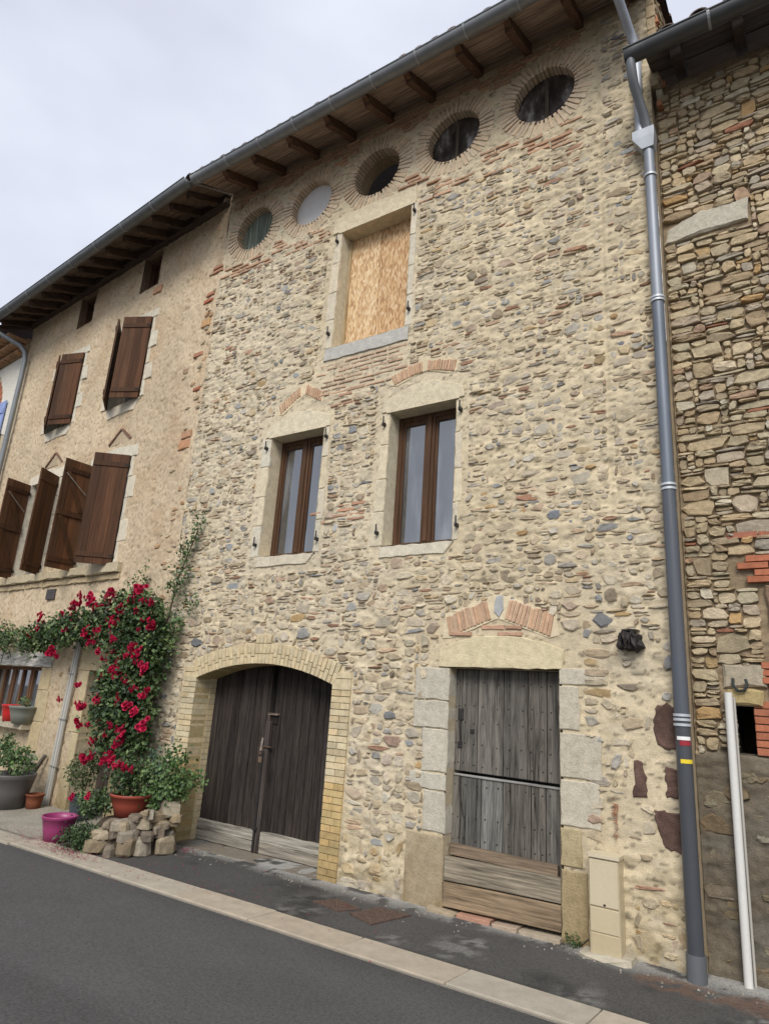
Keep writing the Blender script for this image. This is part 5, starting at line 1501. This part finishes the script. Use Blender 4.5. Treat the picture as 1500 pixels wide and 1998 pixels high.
sp1 = pot('flower_pot', 'bright red pot on the ground-floor window sill', *fl(-3.52, 0, .08)[:2], .975 - .0, .13, .09, .24, (.50, .02, .02))
sp2 = pot('flower_pot', 'grey green pot on the ground-floor window sill', *fl(-3.05, 0, .10)[:2], .975, .20, .14, .24, (.19, .20, .17))

def bush(name, label, cat, loc, blobs, n, size, cols_, stem=None, flowers=(), fs=.5):
    t = root(name, label, cat, loc)
    if stem is None: stem = [(loc[0], loc[1], loc[2]), (blobs[0][0], blobs[0][1], blobs[0][2])]
    part(None, 'stem', 'wood_v', t, lambda mb: (mb.tube(stem, [.012, .006], (.08, .07, .04), 6), mb.tube([stem[0], tuple(np.array(stem[1]) + (.1, .03, .02))], [.009, .004], (.08, .07, .04), 5)), True)
    foliage(t, blobs, n, size, cols_)
    for p in flowers: blossom(t, p, fs)
    return t
bush('rose_bush', 'small rose bush with pinkish red blooms in the terracotta red pot', 'rose', (-6.30, -.45, .48), [(-6.38, -.47, .62, .26, .2, .14), (-6.28, -.47, .74, .22, .18, .10), (-6.5, -.5, .70, .14, .12, .1)], 1300, .04, GREEN,
     flowers=[(-6.66, -.62, .80), (-6.52, -.62, .83), (-6.36, -.62, .80), (-6.28, -.62, .78), (-6.45, -.62, .76), (-6.2, -.6, .76)], fs=.62)
LG = [(.07, .13, .035), (.10, .16, .05), (.05, .09, .03)]
bush('shrub', 'pale green leafy shrub in front of the yellow brick jamb', 'shrub', (-5.90, -.30, .30), [(-5.85, -.34, .62, .26, .18, .14), (-5.62, -.34, .72, .17, .13, .09), (-5.90, -.30, .88, .15, .12, .12), (-6.0, -.34, .52, .2, .16, .14)], 1500, .045, LG)
bush('shrub', 'grey green shrub behind the red pot of roses', 'shrub', (-6.30, -.18, .25), [(-6.25, -.22, .80, .20, .13, .14), (-6.2, -.22, .60, .24, .13, .16)], 900, .035, [(.05, .10, .06), (.07, .13, .08)])
bush('shrub', 'low dark shrub at the foot of the rock border beside the magenta pot', 'shrub', (-6.42, -.93, .0), [(-6.42, -.92, .13, .22, .14, .12), (-6.32, -.92, .20, .14, .1, .07)], 1300, .03, [(.035, .06, .02), (.05, .085, .03)])
bush('shrub', 'loose bush growing in the dark pot in the doorway', 'shrub', (-7.70, -.08, .25), [(-7.72, -.12, .55, .24, .15, .22), (-7.5, -.12, .75, .18, .13, .14)], 1300, .036, [(.06, .085, .03), (.085, .11, .045)])
bush('shrub', 'rose shoots with a few buds on the left of the rock border', 'shrub', (-6.75, -.60, .20), [(-6.72, -.62, .36, .22, .15, .12), (-6.55, -.65, .42, .16, .12, .10)], 900, .038, GREEN, flowers=[(-6.92, -.75, .42), (-6.6, -.78, .47)], fs=.42)
g1 = fl(-2.3, 0, .45)
bush('shrub', 'light green leafy plant in the large grey planter', 'shrub', (g1[0], g1[1], .36), [(g1[0] - .15, g1[1], .62, .36, .2, .14), (g1[0] + .2, g1[1], .55, .2, .15, .16), (g1[0] - .5, g1[1], .74, .3, .2, .1)], 1400, .045, LG)
g2 = fl(-3.05, 0, .1)
bush('shrub', 'thin seedling in the grey green sill pot', 'shrub', (g2[0], g2[1], 1.17), [(g2[0], g2[1], 1.25, .10, .07, .07)], 90, .035, LG)
g3 = fl(-3.85, 0, .28)
bush('shrub', 'dark climbing shrub over the ground-floor window lintel at the left edge', 'shrub', fl(-4.4, 0, .1), [fl(-4.3, 2.22, .28) + (.55, .25, .26), fl(-3.6, 2.15, .26) + (.42, .2, .22)], 2200, .04, GREEN, stem=[fl(-4.5, 0, .08), fl(-4.2, 2.1, .15)])
bush('weed', 'small green weed at the wall foot left of the beige cabinet', 'weed', (-1.72, -.03, 0), [(-1.72, -.04, .06, .07, .03, .05)], 110, .022, [(.06, .09, .03)])

# rock border
rk = root('rock_border', 'low dry border of loose pale stones beside the barn door', 'rock border', (-6.0, -.6, 0))
def rock(c, s_, col, rot):
    mb = MB()
    n = 8; vs = []; fs = []
    rings = ((-.5, .80), (-.38, 1.0), (.25, .98), (.5, .72))
    jit = RNG.uniform(.74, 1.15, n)
    for q, (z, k) in enumerate(rings):
        for i in range(n):
            a = 2 * math.pi * (i + .5) / n
            ca, sa = math.cos(a), math.sin(a)
            e_ = (abs(ca) ** 4 + abs(sa) ** 4) ** -.25
            p = np.array([ca * e_ * s_[0] / 2 * k * jit[i], sa * e_ * s_[1] / 2 * k * jit[i], z * s_[2]]) * RNG.uniform(.86, 1.12, 3)
            p = np.array([p[0] * math.cos(rot) - p[1] * math.sin(rot), p[0] * math.sin(rot) + p[1] * math.cos(rot), p[2] + p[0] * RNG.uniform(-.03, .03)])
            vs.append(np.array(c) + p)
    for k in range(3):
        for i in range(n):
            j = (i + 1) % n
            fs.append((k * n + i, k * n + j, (k + 1) * n + j, (k + 1) * n + i))
    fs.append(tuple(range(3 * n, 4 * n))); fs.append(tuple(reversed(range(n))))
    cc = np.array(col) * RNG.uniform(.88, 1.12, (len(vs), 1))
    mb.add(vs, fs, cc)
    mb.build('stone', 'stone', rk)
def wp_(x, y): return x, y
RC = [(.33, .26, .17), (.36, .30, .21), (.26, .215, .16), (.37, .29, .19), (.30, .265, .21), (.22, .18, .135)]
ARC = [(-6.30, -.93), (-6.10, -.90), (-5.93, -.80), (-5.82, -.64), (-5.77, -.46), (-5.76, -.28)]
def along(t):
    t = min(max(t, 0), .9999) * (len(ARC) - 1); i = int(t); k = t - i
    a, b2 = np.array(ARC[i]), np.array(ARC[i + 1])
    return a + (b2 - a) * k, math.atan2((b2 - a)[1], (b2 - a)[0])
zc = .0
for rw, (hh, n, back, t0, t1) in enumerate(((.14, 5, 0, 0, 1), (.09, 6, .04, .02, 1), (.08, 4, .09, .12, .98), (.075, 3, .14, .45, 1))):
    ws = [random.uniform(.6, 1.6) for _ in range(n)]; tot = sum(ws); acc = 0
    for w_ in ws:
        t = t0 + (t1 - t0) * (acc + w_ / 2) / tot; acc += w_
        p, an = along(t)
        p = p + np.array([-math.sin(an), math.cos(an)]) * (back + random.uniform(-.04, .04))
        L_ = 0.95 * (t1 - t0) * w_ / tot * random.uniform(.92, 1.1)
        h_ = hh * random.uniform(.8, 1.35)
        rock((p[0], p[1], zc + h_ / 2 + random.uniform(-.01, .02)), (L_, random.uniform(.16, .24), h_), tone(random.choice(RC), .22) * .82, an + random.uniform(-.3, .3))
    zc += hh * .96
for _ in range(10):
    p, an = along(random.random())
    sz = random.uniform(.05, .10)
    rock((p[0] + random.uniform(-.02, .06), p[1] + random.uniform(.0, .1), random.uniform(.12, .40)), (sz * 1.4, sz, sz), tone(random.choice(RC), .2), random.uniform(0, 3))
rock((-5.80, -.34, .42), (.24, .2, .15), tone((.40, .34, .24)), .3)
mb = MB()
mb.lathe((-6.2, -.46, 0), [(.42, 0.0), (.38, .2), (.32, .27), (.001, .295)], (.07, .05, .035), 20)
mb.build('soil', 'mortar', rk)

# fallen petals
mb = MB()
def petals(n, cx, cy, sx, sy):
    for i in range(n):
        x, y = random.gauss(cx, sx), random.gauss(cy, sy)
        if y > -.03: continue
        a = random.uniform(0, 6.28); s_ = random.uniform(.008, .018); z = .022 + random.uniform(0, .006) if y > -1.25 else .006
        mb.add([(x, y, z), (x + s_ * math.cos(a), y + s_ * math.sin(a), z + .004), (x + s_ * math.cos(a + 1.2), y + s_ * math.sin(a + 1.2), z + .002)], [(0, 1, 2)], tone((.26, .02, .05), .4))
petals(420, -6.35, -1.08, .25, .06); petals(150, -6.9, -1.0, .25, .08); petals(90, -5.66, -.16, .06, .06); petals(120, -5.2, -.95, .6, .25); petals(60, -4.2, -.9, .8, .25); petals(120, -7.5, -.9, .5, .12)
pt = mb.build('fallen_petals', 'petal', None, kind='stuff'); pt['label'] = 'dark red rose petals fallen on pavement and kerb'; pt['category'] = 'petals'
# grit on the pavement
mb = MB()
for i in range(420):
    x, y = random.uniform(-6, 1), -abs(random.gauss(0, .14)) - .02
    if y < -.92: continue
    s_ = random.uniform(.003, .010)
    mb.add([(x - s_, y - s_, .012), (x + s_, y - s_, .012), (x + s_ * .5, y + s_, .012), (x - s_ * .3, y, .012 + s_ * 1.4)], [(0, 1, 3), (1, 2, 3), (2, 0, 3)], tone(random.choice(((.24, .21, .17), (.15, .13, .10), (.30, .27, .22))), .2))
gt = mb.build('grit', 'stone', None, kind='stuff'); gt['label'] = 'loose mortar grit along the foot of the stone wall'; gt['category'] = 'gravel'

# rusty covers in the pavement
for (pts, lab) in (([(-3.70, -.56), (-3.40, -.62), (-3.30, -.44), (-3.58, -.37)], 'rusty iron utility cover in the pavement, left of the pair'),
                   ([(-3.30, -.60), (-3.03, -.70), (-2.93, -.28), (-3.22, -.30)], 'rusty iron utility cover in the pavement, right of the pair')):
    pts = np.array(pts)
    cen = pts.mean(0)
    t = root('utility_cover', lab, 'manhole cover', (cen[0], cen[1], .01), 'rusty covers in the pavement')
    def fn(mb):
        o = pts; n = 4
        V = [(p[0], p[1], -.01) for p in o] + [(p[0], p[1], .022) for p in o] + [tuple(p + (cen - p) * .05) + (.024,) for p in o]
        F = []
        for i in range(4):
            j = (i + 1) % 4
            F += [(i, j, 4 + j, 4 + i), (4 + i, 4 + j, 8 + j, 8 + i)]
        F.append((8, 9, 10, 11))
        mb.add(V, F, (.085, .055, .042))
    part(None, 'plate', 'iron', t, fn)
    def fr_(mb):
        for a in np.linspace(.15, .85, 6):
            for b2 in np.linspace(.15, .85, 6):
                p = pts[0] * (1 - a) * (1 - b2) + pts[1] * a * (1 - b2) + pts[2] * a * b2 + pts[3] * (1 - a) * b2
                mb.cube((p[0] - .012, p[1] - .005, .024), (p[0] + .012, p[1] + .005, .028), (.10, .062, .045))
    part(None, 'raised_pattern', 'iron', t, fr_)
print('objects', len(bpy.data.objects))
